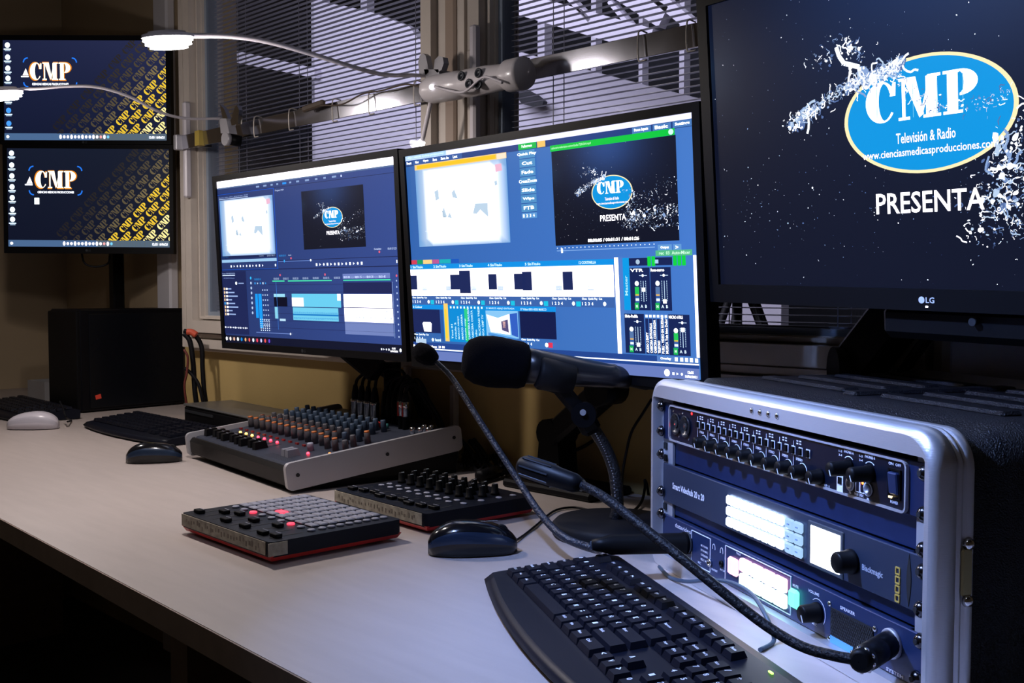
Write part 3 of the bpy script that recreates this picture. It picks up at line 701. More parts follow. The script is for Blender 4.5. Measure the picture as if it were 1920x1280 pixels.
s.rect(.443, .752, .571, .871, (.07, .11, .30)); s.text('21 MARCO ABAJO ENTRADA', .316, .737, .425, .747, (.8, .95, 1), .02); s.text('37 Video 0001-0050 MARCO', .447, .737, .540, .748, (.8, .95, 1), .02)
for x in (.003, .445): s.text('Close  Quick Play  Cut', x, .873, x+.065, .884, (.92, .97, 1), .03); s.text('1  2  3  4', x, .890, x+.038, .903, (.92, .97, 1), .03)
s.ell(.535, .897, .006, .010, (.95, 1, 1), 8); s.rect(.541, .886, .556, .908, (.90, .22, .36)); s.rect(.768, .527, .780, .916, (1, .97, 1), 1.1); s.rect(.992, .527, 1, .914, (1, .97, 1), 1.1)
s.rect(.793, .530, .812, .738, (.03, .62, .92)); s.rect(.812, .532, .866, .562, (.09, .14, .34)); s.rect(.878, .532, .935, .562, (.09, .14, .34)); s.rect(.89, .505, .99, .527, (.35, .75, .55)); s.up()
for x in (.866, .878, .938, .950, .962): s.rect(x, .527, x+.010, .565, (.05, .85, .25))
s.vtext('Master', .797, .60, .806, .68, (.7, .95, 1), .02); s.ell(.838, .547, .006, .010, (.7, .8, .9), 12); s.rect(.885, .54, .897, .555, (.7, .85, 1))
s.text('rec  03  Auto-Mixer', .90, .509, .985, .522, (.8, 1, .85), .02)
def strip(x, y0, y1, nm, lev, grn):
    s.rect(x, y0, x+.058, y1, (.08, .14, .34)); s.up(); h_ = y1-y0
    s.text(nm, x+.002, y0+.004, x+.040, y0+.016, (1, 1, 1), .03); s.rect(x+.028, y0+.030, x+.050, y0+.032, (.8, .9, 1)); s.ell(x+.038, y0+.031, .003, .006, (1, 1, 1), 8)
    s.ell(x+.020, y0+.062, .006, .010, (.95, 1, 1), 10); s.rect(x+.014, y0+.080, x+.026, y0+h_*.83, (.22, .38, .66)); s.rect(x+.038, y0+.052, x+.0395, y0+h_*.80, (.8, .92, 1)); s.up()
    for i in range(11):
        y = y0+.052+i*(h_*.8-.052)/11
        for d_ in (.031, .045): s.rect(x+d_, y, x+d_+.002, y+.004, (.75, .88, 1))
    s.rect(x+.014, y0+h_*.45, x+.026, y0+h_*.65, (.15, .80, .35) if grn else (.35, .48, .68)); s.rect(x+.015, y0+h_*.62, x+.025, y0+h_*.66, (.95, .75, .3)); s.rect(x+.015, y0+h_*.72, x+.025, y0+h_*.78, (.85, .95, 1))
    y = y0+.052+lev*(h_*.8-.052); s.rect(x+.034, y-.008, x+.044, y+.008, (.95, .98, 1)); s.rect(x+.012, y1-.030, x+.024, y1-.003, (.10, .72, .35)); s.up(); s.text('M', x+.015, y1-.022, x+.021, y1-.010, (.8, 1, .85), .02); s.text('A  B', x+.029, y1-.022, x+.047, y1-.010, (.85, .95, 1), .02)
strip(.813, .570, .738, 'VTR', .42, True); strip(.873, .570, .738, 'Rosa-marco', .97, False)
strip(.793, .752, .910, 'Silvia-Padilla', .96, False); strip(.920, .752, .910, 'MICRO ATLE', .08, True)
for i in range(6): s.rect(.855+i*.011, .770, .864+i*.011, .910, (.10, .16, .38))
s.up()
for i, tx in enumerate(('AUDIO 2 EMITY', 'CABECERA ENTRADILLA', 'CABECERA CORTA SALIDA', 'TELEFONO', 'PUBLI - VIDEO EN RUEDA 3', 'MUSICA Tele bien Dolor')):
    s.vtext(tx, .856+i*.011, .905-.0062*len(tx), .863+i*.011, .905, (1, 1, 1), .02); s.rect(.856+i*.011, .755, .863+i*.011, .765, (.9, .95, 1))
s.rect(0, .915, 1, .958, (.14, .28, .58)); s.up(); s.rect(.62, .938, 1, .943, (.92, .95, 1)); s.rect(0, .944, .30, .950, (.9, .95, 1)); s.text('Exterior 1 en Odinex  21 00', .0, .928, .14, .940, (1, 1, 1), .03)
s.rect(.885, .915, 1, .936, (.35, .52, .80)); s.up(); s.text('Overlay', .895, .919, .925, .931, (1, 1, 1), .03)
for x in (.935, .95, .963, .976, .99): s.rect(x, .917, x+.008, .932, (.95, 1, 1))
s.rect(0, .956, 1, 1, (.42, .50, .76)); s.up(); s.ell(.912, .979, .008, .014, (1, .98, 1), 12); icons(s, .93, .953, .981, 3, .011); s.text('12:55', .969, .967, .985, .977, (1, 1, 1), .03); s.text('16/06/2021', .962, .983, .994, .993, (1, 1, 1), .03)
s.rect(.013, .898, .06, .92, (.75, .85, .95)); s.ell(.09, .90, .005, .009, (.9, 1, 1), 8); s.text('Record', .10, .893, .125, .907, (.9, 1, 1), .02)
s.build(t)
# arm stand of the mixing monitor
MB = S_(M2, (-1.215, 1.285, .75)); t = M2
MB().box((.02, 0, .007), (.20, .105, .014), BLK, bev=.004).build('stand_base', t)
m = MB(); m.hull([(x, y, z) for z, hw in ((.014, .028), (.095, .020)) for x in (-hw, hw) for y in (-.022, .022)], BLK); m.cyl((0, -.026, .095), (0, .026, .095), .024, BLK); m.build('stand_post', t)
m = MB(); arm(m, (-.005, 0, .088), (.155, -.055, .180), .034, .042); m.cyl((.155, -.08, .18), (.155, -.03, .18), .024, BLK); m.build('stand_beam', t)
m = MB(); arm(m, (.155, -.055, .18), (.12, -.085, .38), .03, .034); m.box((.115, -.105, .385), (.10, .012, .10), BLK, bev=.003); m.build('stand_head', t)
MB = MB_
# ---------------------------------------------------------------- large screen at the right
t = monitor('large_monitor', 'big black LG monitor above the flight case showing the oval CMP logo in splashing water', .4081, 1.0629, .1692, -1.0069, -.0948, .021, .598, .336, .016, .022, .055, brand=2)
TVM = t
s = Scr(.598, .336); water_logo(s, 0, 0, 1, 1, .62, 9, 1.6); s.build(t)
m = MB(); m.box((.13, .035, -.205), (.40, .05, .036), BLK, bev=.008); m.build('lower_housing', t)
m = MB(); m.cyl((.045, .009, -.200), (.045, .003, -.200), .004, DGREY); m.build('control_knob', t)
# its stand
c0 = at(1600, 700, 1.42)
t = TVM
MB = S_(TVM, (c0.x, c0.y-.01, .75))
MB().box((0, 0, .006), (.07, .05, .012), BLK).build('stand_base', t)
MB().cyl((0, 0, .012), (0, 0, .215), .016, BLK).build('stand_post', t)
L = lambda p: tuple(Vector(p)-Vector((c0.x, c0.y-.01, .75)))
m = MB(); a, b = at(1602, 692, 1.40), at(1690, 582, 1.33)
arm(m, L(a), L(b), .045, .060); m.cyl(L(a+Vector((-.02, -.02, 0))), L(a+Vector((.02, .02, 0))), .030, BLK); m.build('stand_beam', t)
m = MB(); m.cyl(L(at(1690, 700, 1.36)), L(at(1752, 615, 1.26)), .007, BLK); m.build('gas_strut', t)
m = MB(); arm(m, L(b), L(at(1750, 540, 1.24)), .04, .045); m.build('stand_head', t)
MB = MB_
# ---------------------------------------------------------------- two stacked monitors at the left
def cmpdesk(s, kind):
    s.grad(0, 0, 1, 1, lambda x, y: (.075+.07*(1-y)*(.6+.6*x), .10+.07*(1-y)*(.6+.5*x), .20+.10*(1-y)*(.6+.5*x)) , 8, 8) if kind == 0 else s.grad(0, 0, 1, 1, lambda x, y: (.055+.03*(1-y), .075+.035*(1-y), .15+.03*(1-y)), 6, 6)
    s.up(); s.rect(0, .928, 1, .995, (.30, .42, .58)); s.rect(.55, .928, 1, .995, (.36, .40, .40)); s.up()
    s.win = (0, 0, 1, .93)
    for j in range(-5, 9):
        for i in range(-10, 12):
            x = 280-26.2*i-2.7*j; y = 90+27.9*i+26.1*j
            if j >= 3: c, g = (1, .93, .62), 1.15
            elif j >= 0: c, g = (.96, .80, .22), 1.0
            else:
                k = (.44, .34, .25, .18, .13)[-j-1]*max(0, 1-max(0, i)*.06); c, g = (k+.06, k*.86+.06, k*.45+.10), 1
            if x < 95: continue
            s_cmp(s, (x-13)/302, (y-1)/184, (x+18)/302, (y+11.5)/184, c, R(47), g)
    s.win = (0, 0, 1, 1); s.up()
    dx = 0 if kind == 0 else .01; cy = .30 if kind == 0 else .305
    s_cmp(s, .155+dx, cy-.085, .420+dx, cy+.105, (.95, .55, .10)); s.up(); s_cmp(s, .163+dx, cy-.078, .412+dx, cy+.095, (1, .98, .85), 0, 1.2)
    s.text('CIENCIAS MEDICAS PRODUCCIONES', .175+dx, cy+.125, .40+dx, cy+.148, (.95, .97, 1), .03)
    for sx in (-1, 1):
        for sy in (-1, 1): s.line([(.287+dx+sx*(.135+.028*math.sin(a)), cy+.02+sy*(.10+.045*math.cos(a))) for a in (0, .4, .8, 1.2, 1.6)], .0035, (.15, .50, 1))
    if kind: s.rect(.165, .50, .195, .565, (.95, 1, .98))
    s.poly([(.118, cy+.05), (.138, cy-.02), (.155, cy+.05)], (1, .95, .92)); s.rect(.108, cy+.055, .155, cy+.068, (.95, .97, 1))
    ys = (.05, .17, .28, .38, .58, .70, .83) if kind == 0 else (.05, .17, .28, .39, .50, .62, .72)
    for k_, y in enumerate(ys):
        s.ell(.028, y, .016, .028, (.9, .97, 1) if k_ not in (5, 6) or kind else (.3, .65, 1), 12); s.rect(.005, y+.034, .05, y+.046, (.85, .95, 1)); s.rect(.012, y+.05, .045, y+.058, (.7, .8, .9))
    s.ell(.02, .962, .009, .015, (1, 1, 1), 12)
    for k_ in range(14): s.ell(.345+k_*.0225, .962, .008, .016 if k_ % 3 else .022, (1, .95, 1) if k_ not in (11, 13) else ((1, .7, .7) if k_ == 11 else (.5, .85, 1)), 10)
    s.text('12:55 16/06/21', .89, .952, .985, .978, (.95, .97, 1), .03)
PY = PSI
for k, (px, py, W_, H_, rl, lb) in enumerate(((167.5, 174, .453, .2765, -.003, 'upper black monitor of the stacked pair showing the CMP wallpaper behind the lamp neck'),
                                     (170.5, 372.5, .453, .2745, -.006, 'lower black monitor of the stacked pair showing the CMP wallpaper above the computer tower'))):
    x = (px-960)/F*3.0; z = -(py-545)/F*3.0
    t = monitor('computer_monitor', lb, x, 3.0, z, 0, 0, -rl, W_, H_, .011 if k else .013, .017 if k else .010, .045, 'stacked desktop monitors on the left')
    s = Scr(W_, H_); cmpdesk(s, k); s.build(t)
X, Y = c2w((220-960)/2000*3.30, 3.30)
t = thing('pole_stand', 'tall black pole stand carrying the two stacked monitors', 'monitor stand', (X, Y, .75))
MB().box((0, -.01, .008), (.16, .09, .016), BLK, bev=.004).build('stand_base', t)
MB().box((0, 0, .50), (.037, .035, .97), BLK, bev=.004).build('pole', t)
for z in (.62, .93): m = MB(); m.box((.11, -.075, z-.04), (.26, .03, .05), BLK, Matrix.Rotation(R(-34), 3, 'Z'), .003); m.build('mount_arm', t)
m = MB(); P0 = at(155, 474, 3.33); m.tube([at(152, 465, 3.04), at(158, 492, 3.05), at(178, 500, 3.06), at(202, 494, 3.07), at(206, 478, 3.08)], .003, CABLE); o = m.build('power_cable')
tag(o, 'thin black cable looping below the lower stacked monitor', 'cable')
# ================================================================== CABLE RAIL AND CLIP LAMPS
t = thing('cable_rail', 'long flat metal cable rail running across the windows behind the screens', 'rail', (-1.35, 1.28, 1.451))
m = MB(); m.box((0, .006, 0), (2.34, .006, .0345), STEEL, Matrix.Rotation(R(5), 3, 'X'), .0008); m.build('rail', t)
MB().box((-1.165, -.002, 0), (.016, .022, .038), SILV, bev=.002).build('end_cap', t, 'grey end cap with a screw hole')
for x in (-1.10, -.1, .9): MB().box((x, .028, 0), (.03, .034, .03), DGREY).build('wall_bracket', t)
m = MB(); m.box((-1.06, 0, 0), (.022, .016, .036), mat('yellow_tape', (.45, .33, .06), .6)); m.build('tape_wrap', t, 'yellow tape around the rail')
cl = None
for px in (476, 541, 622, 690, 774, 972, 1190, 1280):
    p = wal(px, 545, 1.27)
    if cl is None:
        m = MB(); m.tube([(0, .016, .022), (0, -.004, .020), (0, -.0045, -.020), (.006, -.004, -.024), (.016, -.004, -.024)], .0013, mat('clip_wire', (.62, .56, .50), .4, .3), 6, 3); cl = m.build('wire_clip', t)
        cl.location = (p.x+1.35, 0, 0)
    else: inst(cl, t, (p.x+1.35, 0, 0))
m = MB(); m.tube([wal(u, v, 1.262) for u, v in ((560, 205), (600, 198), (640, 196), (680, 176), (715, 170), (760, 158), (790, 162), (806, 148))], .0016, BROWN, 6); o = m.build('lamp_cord')
tag(o, 'thin brown cord lying along the top of the metal rail', 'cord')
m = MB(); m.box(wal(588, 199, 1.265), (.075, .012, .013), BROWN, Matrix.Rotation(R(-4), 3, 'Y'), .003); o = m.build('inline_switch'); tag(o, 'small brown inline switch resting on the metal rail', 'switch')
def lamp(label, neck, head0, head1, r0, r1, clipfn, power, group='clip-on gooseneck LED lamps on the rail', lc=(1, .90, .86), rot=(0, 0, 0), pt=0):
    base = Vector(neck[-1]); t = thing('clip_lamp', label, 'lamp', base, 0, group)
    B = Matrix.Translation(-base)
    m = MB(); m.M = B; m.tube(neck, r0, WHT, 10, 6, r1); m.build('gooseneck', t)
    m = MB(); m.M = B; a, b = Vector(head0), Vector(head1); d = (b-a)
    q = d.to_track_quat('X', 'Z').to_matrix(); L_ = d.length
    def lens(z0, z1, k, mt, mm):
        n = 28; rows = []
        for z_, kk in ((z0, k), (z1, k*.97)):
            rows.append([mm.v((a+b)/2+q @ Vector((L_/2*kk*math.cos(2*math.pi*i/n), .021*kk*math.sin(2*math.pi*i/n), z_))) for i in range(n)])
        mm.f(rows[0][::-1], mt); mm.f(rows[1], mt)
        for i in range(n): mm.f([rows[0][i], rows[0][(i+1) % n], rows[1][(i+1) % n], rows[1][i]], mt)
    lens(-.003, .002, 1, WHT, m); lens(.002, .006, .75, WHT, m); m.build('lamp_head', t)
    m = MB(); m.M = B; lens(-.008, -.003, .97, E_LED, m); lens(-.014, -.008, .90, E_LED, m); lens(-.019, -.014, .74, E_LED, m); m.build('led_panel', t, 'glowing white LED panel')
    l = bpy.data.lights.new('lamp_light', 'AREA'); l.energy = power; l.color = lc; l.shape = 'RECTANGLE'; l.size = .07; l.size_y = .03; l.spread = R(180 if rot == (0, 0, 0) else 80)
    lo = bpy.data.objects.new('lamp_light', l); COL.objects.link(lo); lo.parent = t; lo.location = (a+b)/2-base+Vector((0, 0, -.021))
    lo.rotation_euler = rot
    if pt:
        l2 = bpy.data.lights.new('lamp_glow', 'POINT'); l2.energy = pt; l2.color = lc; l2.shadow_soft_size = .02; l3 = bpy.data.objects.new('lamp_glow', l2); COL.objects.link(l3); l3.parent = t; l3.location = (a+b)/2-base+Vector((0, 0, -.045))
    clipfn(t, B)
    return t
def clip_big(t, B):
    m = MB(); m.M = B; pxprism(m, [(784, 116), (787, 104), (793, 100), (798, 104), (801, 118), (804, 135), (796, 142), (786, 138)], SILV, 1.235, .012)
    pxprism(m, [(813, 130), (815, 112), (822, 105), (830, 107), (832, 118), (828, 131), (820, 136)], SILV, 1.235, .012); pxprism(m, [(795, 130), (822, 130), (826, 150), (800, 152)], SILV, 1.235, .03); m.build('clip', t, 'silver clip with two round ears')
def clip_small(t, B):
    m = MB(); m.M = B; pxprism(m, [(412, 196), (420, 204), (427, 222), (430, 238), (421, 240)], CHR, 1.25, .010); pxprism(m, [(440, 200), (444, 197), (448, 206), (446, 232), (433, 236), (424, 238), (423, 228), (433, 224)], CHR, 1.25, .010)
    pxprism(m, [(411, 222), (424, 222), (430, 250), (414, 250)], SILV, 1.245, .02)
    p = wal(421, 260, 1.243); m.cyl(p, p+Vector((0, .010, 0)), .0155, SILV); m.cyl(p+Vector((0, .010, 0)), p+Vector((.012, .036, -.004)), .013, BLK); m.build('clip', t, 'silver jaw clip')
lamp('white gooseneck LED lamp clipped at mid rail, head glowing beside the window frame',
     [at(360, 67, 1.67), at(430, 68, 1.70), at(500, 78, 1.73), at(580, 100, 1.77), at(660, 125, 1.82), at(720, 140, 1.87), at(770, 141, 1.91), at(800, 142, 1.94)],
     at(362, 66, 1.67), at(264, 68, 1.63), .0042, .0034, clip_big, 3.0, pt=3.4)
lamp('white gooseneck LED lamp clipped at the left end of the rail',
     [at(38, 166, 2.22), at(70, 166, 2.23), at(120, 162, 2.25), at(180, 163, 2.27), at(240, 180, 2.30), at(300, 210, 2.34), at(350, 222, 2.38), at(412, 222, 2.42)],
     at(44, 168, 2.22), at(-44, 172, 2.18), .0034, .0030, clip_small, 2.5, pt=2.6)
# third lamp: short rod hanging from the big clip, lit tip behind the mixing monitor
p0, p1 = wal(808, 190, 1.24), wal(791, 268, 1.24)
t = thing('pendant_lamp', 'short white rod lamp hanging from the rail, its lit tip touching the monitor top', 'lamp', p0)
m = MB(); m.M = Matrix.Translation(-p0); m.tube([p0, p0*.5+p1*.5, p1], .0042, WHT, 10, 3); m.build('rod', t)
m = MB(); m.M = Matrix.Translation(-p0); m.lathe([(0, -.006), (.006, -.004), (.0075, .001), (.004, .006), (0, .007)], emi('rod_tip_light', (1, .97, 1), 7), 14, p1+Vector((-.002, 0, 0))); m.build('lit_tip', t)
# white clamp housing (tube) on the rail
a, b = wal(812, 168, 1.235), wal(985, 137, 1.235)
t = thing('clamp_housing', 'translucent white tube housing with a domed left end around the metal rail', 'clamp', a)
m = MB(); m.M = Matrix.Translation(-a); d = (b-a); L_ = d.length
m.lathe([(0, -.026), (.014, -.023), (.021, -.014), (.0245, 0), (.0245, L_*.30), (.021, L_*.33), (.024, L_*.40), (.024, L_*.62), (.021, L_*.80), (.0265, L_*.84), (.0275, L_*.97), (.025, L_), (0, L_)], mat('milky_plastic', (.66, .62, .64), .3, coat=.3), 24, a, d)
m.build('body', t)
for k, (u, v, w_, h_) in enumerate(((866, 143, .020, .018), (898, 137, .020, .026), (898, 159, .014, .010), (880, 157, .012, .010))):
    m = MB(); m.M = Matrix.Translation(-a); m.lathe([(.008, 0), (.008, .003), (.005, .003), (.005, .001), (0, .001)], DGREY, 16, wal(u, v, 1.211), (0, -1, .1)); m.build('hole', t, 'dark round hole')
m = MB(); m.M = Matrix.Translation(-a); m.tube([wal(u, v, 1.205) for u, v in ((815, 162), (835, 168), (870, 172), (905, 145), (930, 150), (942, 155))], .0022, WHT, 8, 5); m.build('cord', t)
m = MB(); m.M = Matrix.Translation(-a); m.lathe([(0, .004), (.004, .002), (.005, 0)], E_PWR_GLINT, 14, wal(809, 163, 1.2085), (0, -1, 0)); m.build('dome_glint', t, 'bright white glint on the domed end')  # emissive dot painting the specular glint on the domed end
# unseen lamp added above the frame to light the rack and right desk
hp = Vector((-.88, .44, 1.56))
def clip_none(t, B): m = MB(); m.M = B; m.box((-.35, 1.262, 1.46), (.02, .03, .06), SILV); m.build('clip', t)
lamp('unseen gooseneck LED lamp added above the big screen to light the rack', [hp+Vector((.05, .0, 0)), hp+Vector((.20, .14, .16)), Vector((-.42, .90, 1.80)), Vector((-.33, 1.18, 1.65)), Vector((-.35, 1.25, 1.48))], hp+Vector((.05, 0, 0)), hp-Vector((.05, 0, 0)), .004, .0036, clip_none, 5.5, lc=(.30, .46, 1), rot=(Vector((-.40, -.52, .72))).to_track_quat('Z', 'Y').to_euler())
# ================================================================== FLIGHT CASE WITH RACK UNITS
RC = Vector((-.5773, .9154, .9451)); RYAW = R(-27.55)
RM = Matrix.Translation((RC.x, RC.y, .75)) @ Matrix.Rotation(RYAW, 4, 'Z')
ZO = .1951                                            # height of the top unit's upper edge above the desk
def ru(u, v, n=0): return Vector((u/1000, n/1000, ZO+v/1000))      # millimetres on the rack face
t = thing('flight_case', 'black ribbed flight case with aluminium rims standing on the desk at the right', 'rack case', (RC.x, RC.y, .75), RYAW)
m = MB()
prof = [(-.012, -.006), (-.009, -.001), (-.004, .001), (.004, .001), (.006, -.0005), (.009, -.0005), (.0100, -.0024), (.0112, -.0024), (.0122, -.0005), (.0145, -.0005), (.0155, -.0024), (.0167, -.0024), (.0175, -.0005), (.021, -.0005), (.0245, 0), (.0265, -.003)]
def rr(off, n=8): return rrect(-.262-off, .262+off, ZO-.1985 if off < 0 else ZO-.1985, ZO+.0285+off, .030, n)
rows = []
for y, off in prof: rows.append([m.v((x, y, max(z, .0005))) for x, z in rr(off)])
for A, B in zip(rows, rows[1:]):
    for i in range(len(A)):
        j = (i+1) % len(A); m.f([A[i], A[j], B[j], B[i]], ALU, True)
inner = rrect(-.251, .251, ZO-.1785, ZO+.0075, .004, 8)
io = [m.v((x, -.012, z)) for x, z in inner]; ii = [m.v((x, .030, z)) for x, z in inner]
for i in range(len(io)):
    j = (i+1) % len(io); m.f([rows[0][i], rows[0][j], io[j], io[i]], ALU); m.f([io[i], io[j], ii[j], ii[i]], ALU); m.f([ii[i], ii[j], rows[-1][j], rows[-1][i]], ALU)
m.build('front_frame', t, 'brushed aluminium front frame')
m = MB()                                              # black shell, open to the front
sh = [(.025, -.006), (.048, -.005), (.056, .001), (.300, .001), (.306, -.004), (.335, -.004)]
rows = [[m.v((x, y, max(z, .001))) for x, z in rr(off)] for y, off in sh]
for A, B in zip(rows, rows[1:]):
    for i in range(len(A)): j = (i+1) % len(A); m.f([A[i], A[j], B[j], B[i]], CASE, True)
m.f(rows[-1], CASE)
inn = [[m.v((x, y, z)) for x, z in rrect(-.250, .250, ZO-.178, ZO+.007, .01, 8)] for y in (.028, .325)]
for i in range(len(inn[0])): j = (i+1) % len(inn[0]); m.f([inn[0][i], inn[0][j], inn[1][j], inn[1][i]], BLKM)
m.f(inn[1], BLKM)
# ribs pressed into the lid and side
for k, (x0, x1, y) in enumerate(((-.20, -.03, .115), (-.20, -.03, .165), (-.20, -.03, .215), (-.20, -.03, .265), (.03, .20, .115), (.03, .20, .165), (.03, .20, .215), (.03, .20, .265))):
    m.box(((x0+x1)/2, y, ZO+.0305), (x1-x0, .022, .006), CASE, None, .0038)
m.box((0, .19, ZO+.030), (.024, .20, .007), CASE, None, .0033)
for z in (.05, .10, .15, .185): m.box((.2635, .18, z), (.006, .20, .016), CASE, None, .0025); m.box((-.2635, .18, z), (.006, .20, .016), CASE, None, .0035)
m.build('shell', t)
BP = mat('gap_glow_blue', (.025, .055, .20), .28, .75, noise=.12, nscale=30)  # panels added in the gaps, their blue standing in for lit chassis tops
for v0_, v1_ in ((-43.8, -71.6), (-119, -133.4)):
    m = MB(); m.box(ru(0, (v0_+v1_)/2, 6), (.446, .002, (v0_-v1_)/1000-.001), BP); m.build('gap_glow_panel', t, 'dark blue panel added for the blue light in the gap')
m = MB()
for A, B in (((.308, .001), (.326, .001)), ):
    r0 = [m.v((x, A[0], max(z, .0008))) for x, z in rr(.0008)]; r1 = [m.v((x, B[0], max(z, .0008))) for x, z in rr(.0008)]; r2 = [m.v((x, .317, max(z, .0004))) for x, z in rr(.0095)]
    for P_, Q_ in ((r0, r2), (r2, r1)):
        for i in range(len(P_)): j = (i+1) % len(P_); m.f([P_[i], P_[j], Q_[j], Q_[i]], ALU, True)
m.build('rear_rim', t)
for sx in (-1, 1):
    m = MB(); m.box((sx*.2375, .0035, ZO-.0855), (.026, .003, .186), SILV)
    for k in range(12): m.box((sx*.2425, .0015, ZO-.008-k*.0148), (.0075, .003, .0075), BLKM)
    m.build('rack_rail', t, 'silver rack rail')
sc0 = None
for u, v in ((246, -6), (244, -38), (246, -66), (242, -83), (240, -113), (241, -138), (237, -169), (-242, -4), (-242, -34), (-241, -62), (-241, -107), (-240, -134)):
    if sc0 is None:
        m = MB(); m.lathe([(0, .0055), (.004, .0045), (.0062, .002), (.0068, 0)], CHR, 16, (0, 0, 0), (0, -1, 0)); m.cyl((0, -.006, 0), (0, -.0045, 0), .0022, BLKM); sc0 = m.build('rack_screw', t); sc0.location = ru(min(u, 242), v, -4.5)
        sc0.data.materials[0] = mat('dark_chrome', (.12, .12, .14), .18, 1)
    else: inst(sc0, t, ru(min(u, 242), v, -4.5))
for u in (-12, 4, 20, 36):
    m = MB(); m.lathe([(0, .002), (.0025, .0015), (.0035, 0)], CHR, 14, ru(u, 15.5, -12), (0, -1, 0)); m.build('rivet', t)
m = MB(); m.box(ru(262, -80, 18)+Vector((.001, 0, 0)), (.003, .010, .036), mat('brass', (.42, .34, .16), .35, .9), None, .002)
for z in (-58, -102): m.lathe([(0, .005), (.0038, .0035), (.0052, 0)], CHR, 16, ru(262, z, 20), (1, 0, 0))
m.build('side_catch', t, 'brass side catch with two domed rivets')
for v, n in ((-20, 75), (-140, 75)):
    m = MB(); m.lathe([(0, .004), (.0035, .003), (.0048, 0)], CHR, 14, ru(266, v, n), (1, 0, 0)); m.build('rivet', t)
def unit(name, label, v0, v1, face, depth=.22):
    t = thing(name, label, 'rack unit', RM @ ru(0, v1, -2), RYAW)
    B = Matrix.Translation(-ru(0, v1, -2))
    m = MB(); m.M = B; m.box(ru(0, (v0+v1)/2, -1), (.4826, .003, (v0-v1)/1000-.0006), face, None, .0006); m.build('faceplate', t)
    m = MB(); m.M = B; m.box(ru(0, (v0+v1)/2, depth*500+2), (.436, depth, (v0-v1)/1000-.003), DBLUE); m.build('chassis', t)
    return t, B
def part(B, t, name, fn, label=None):
    m = MB(); m.M = B; fn(m); return m.build(name, t, label)
# ---- top unit: audio interface
t, B = unit('audio_interface', 'topmost rack unit, black audio interface with rows of knobs and white lettering', 1.2, -43.2, mat('interface_face', (.012, .024, .085), .35, .3))
FN = -3.0
def ringline(m, x0, x1, z0, z1, r, w_, n0, n1, mt, k=6):
    m.ring([(a, b) for a, b in rrect(x0, x1, z0, z1, r, k)], [(a, b) for a, b in rrect(x0+w_, x1-w_, z0+w_, z1-w_, max(r-w_, .0002), k)], mt, n0, n1)
part(B, t, 'bezel', lambda m: (ringline(m, -.2205, .2205, ZO-.0425, ZO+.0003, .006, .0018, -.0058, -.0026, SILV), m.prism(rrect(-.2195, .2195, ZO-.0415, ZO-.0007, .005), mat('interface_panel', (.003, .005, .014), .3, spec=.3), -.0036, -.0022)), 'silver outlined black panel')
for u in (-203, -178):
    def f_(m, u=u):
        m.lathe([(.0118, 0), (.0128, .0022), (.0105, .0026), (.0098, .0004), (0, .0004)], mat('jack_dark', (.03, .03, .035), .25, .5), 28, ru(u, -21, -3.4), (0, -1, 0))
        m.cyl(ru(u, -21, -3.8), ru(u, -21, -5.2), .0042, BLKM); m.cyl(ru(u, -21, -5), ru(u, -21, -6), .0014, CHR, seg=8)
        for a, b in ((-8, 14), (8, -14)): m.lathe([(0, .0015), (.0018, 0)], CHR, 10, ru(u+a, -21+b, -3.6), (0, -1, 0))
    part(B, t, 'combo_jack', f_, 'round combo jack')
def knob(r, h, mk=True, body=BLK):
    m = MB(); m.lathe([(r*1.12, 0), (r*1.12, h*.15), (r, h*.2), (r*.94, h*.92), (r*.80, h), (0, h)], body, 20, (0, 0, 0), (0, -1, 0))
    if mk: m.box((r*.25, -h*1.005, -r*.45), (r*.14, .0005, r*.8), LETT, Matrix.Rotation(R(-25), 3, 'Y'))
    return m
kb0 = None
for i, u in enumerate((-132, -107, -82, -57, -32, -7, 18, 43, 68, 97)):
    if kb0 is None: kb0 = knob(.0066, .0125).build('gain_knob', t); kb0.location = B @ ru(u, -33, -3.6)
    else: inst(kb0, t, B @ ru(u, -33, -3.6))
for u in (141, 171):
    k_ = knob(.0068, .020).build('volume_knob', t); k_.location = B @ ru(u, -18, -3.6)
sq = None
for i in range(20):
    u = -146+i*12.4
    if i == 19: break
    v = -15
    if sq is None:
        m = MB(); m.ring([(-.0032, -.0040), (.0032, -.0040), (.0032, .0040), (-.0032, .0040)], [(-.0024, -.0032), (.0024, -.0032), (.0024, .0032), (-.0024, .0032)], LETT, -.0004, .0002); m.box((0, -.001, 0), (.0046, .003, .0062), BLK); sq = m.build('push_button', t); sq.location = B @ ru(u, v, -3.8)
    else: inst(sq, t, B @ ru(u, v, -3.8))
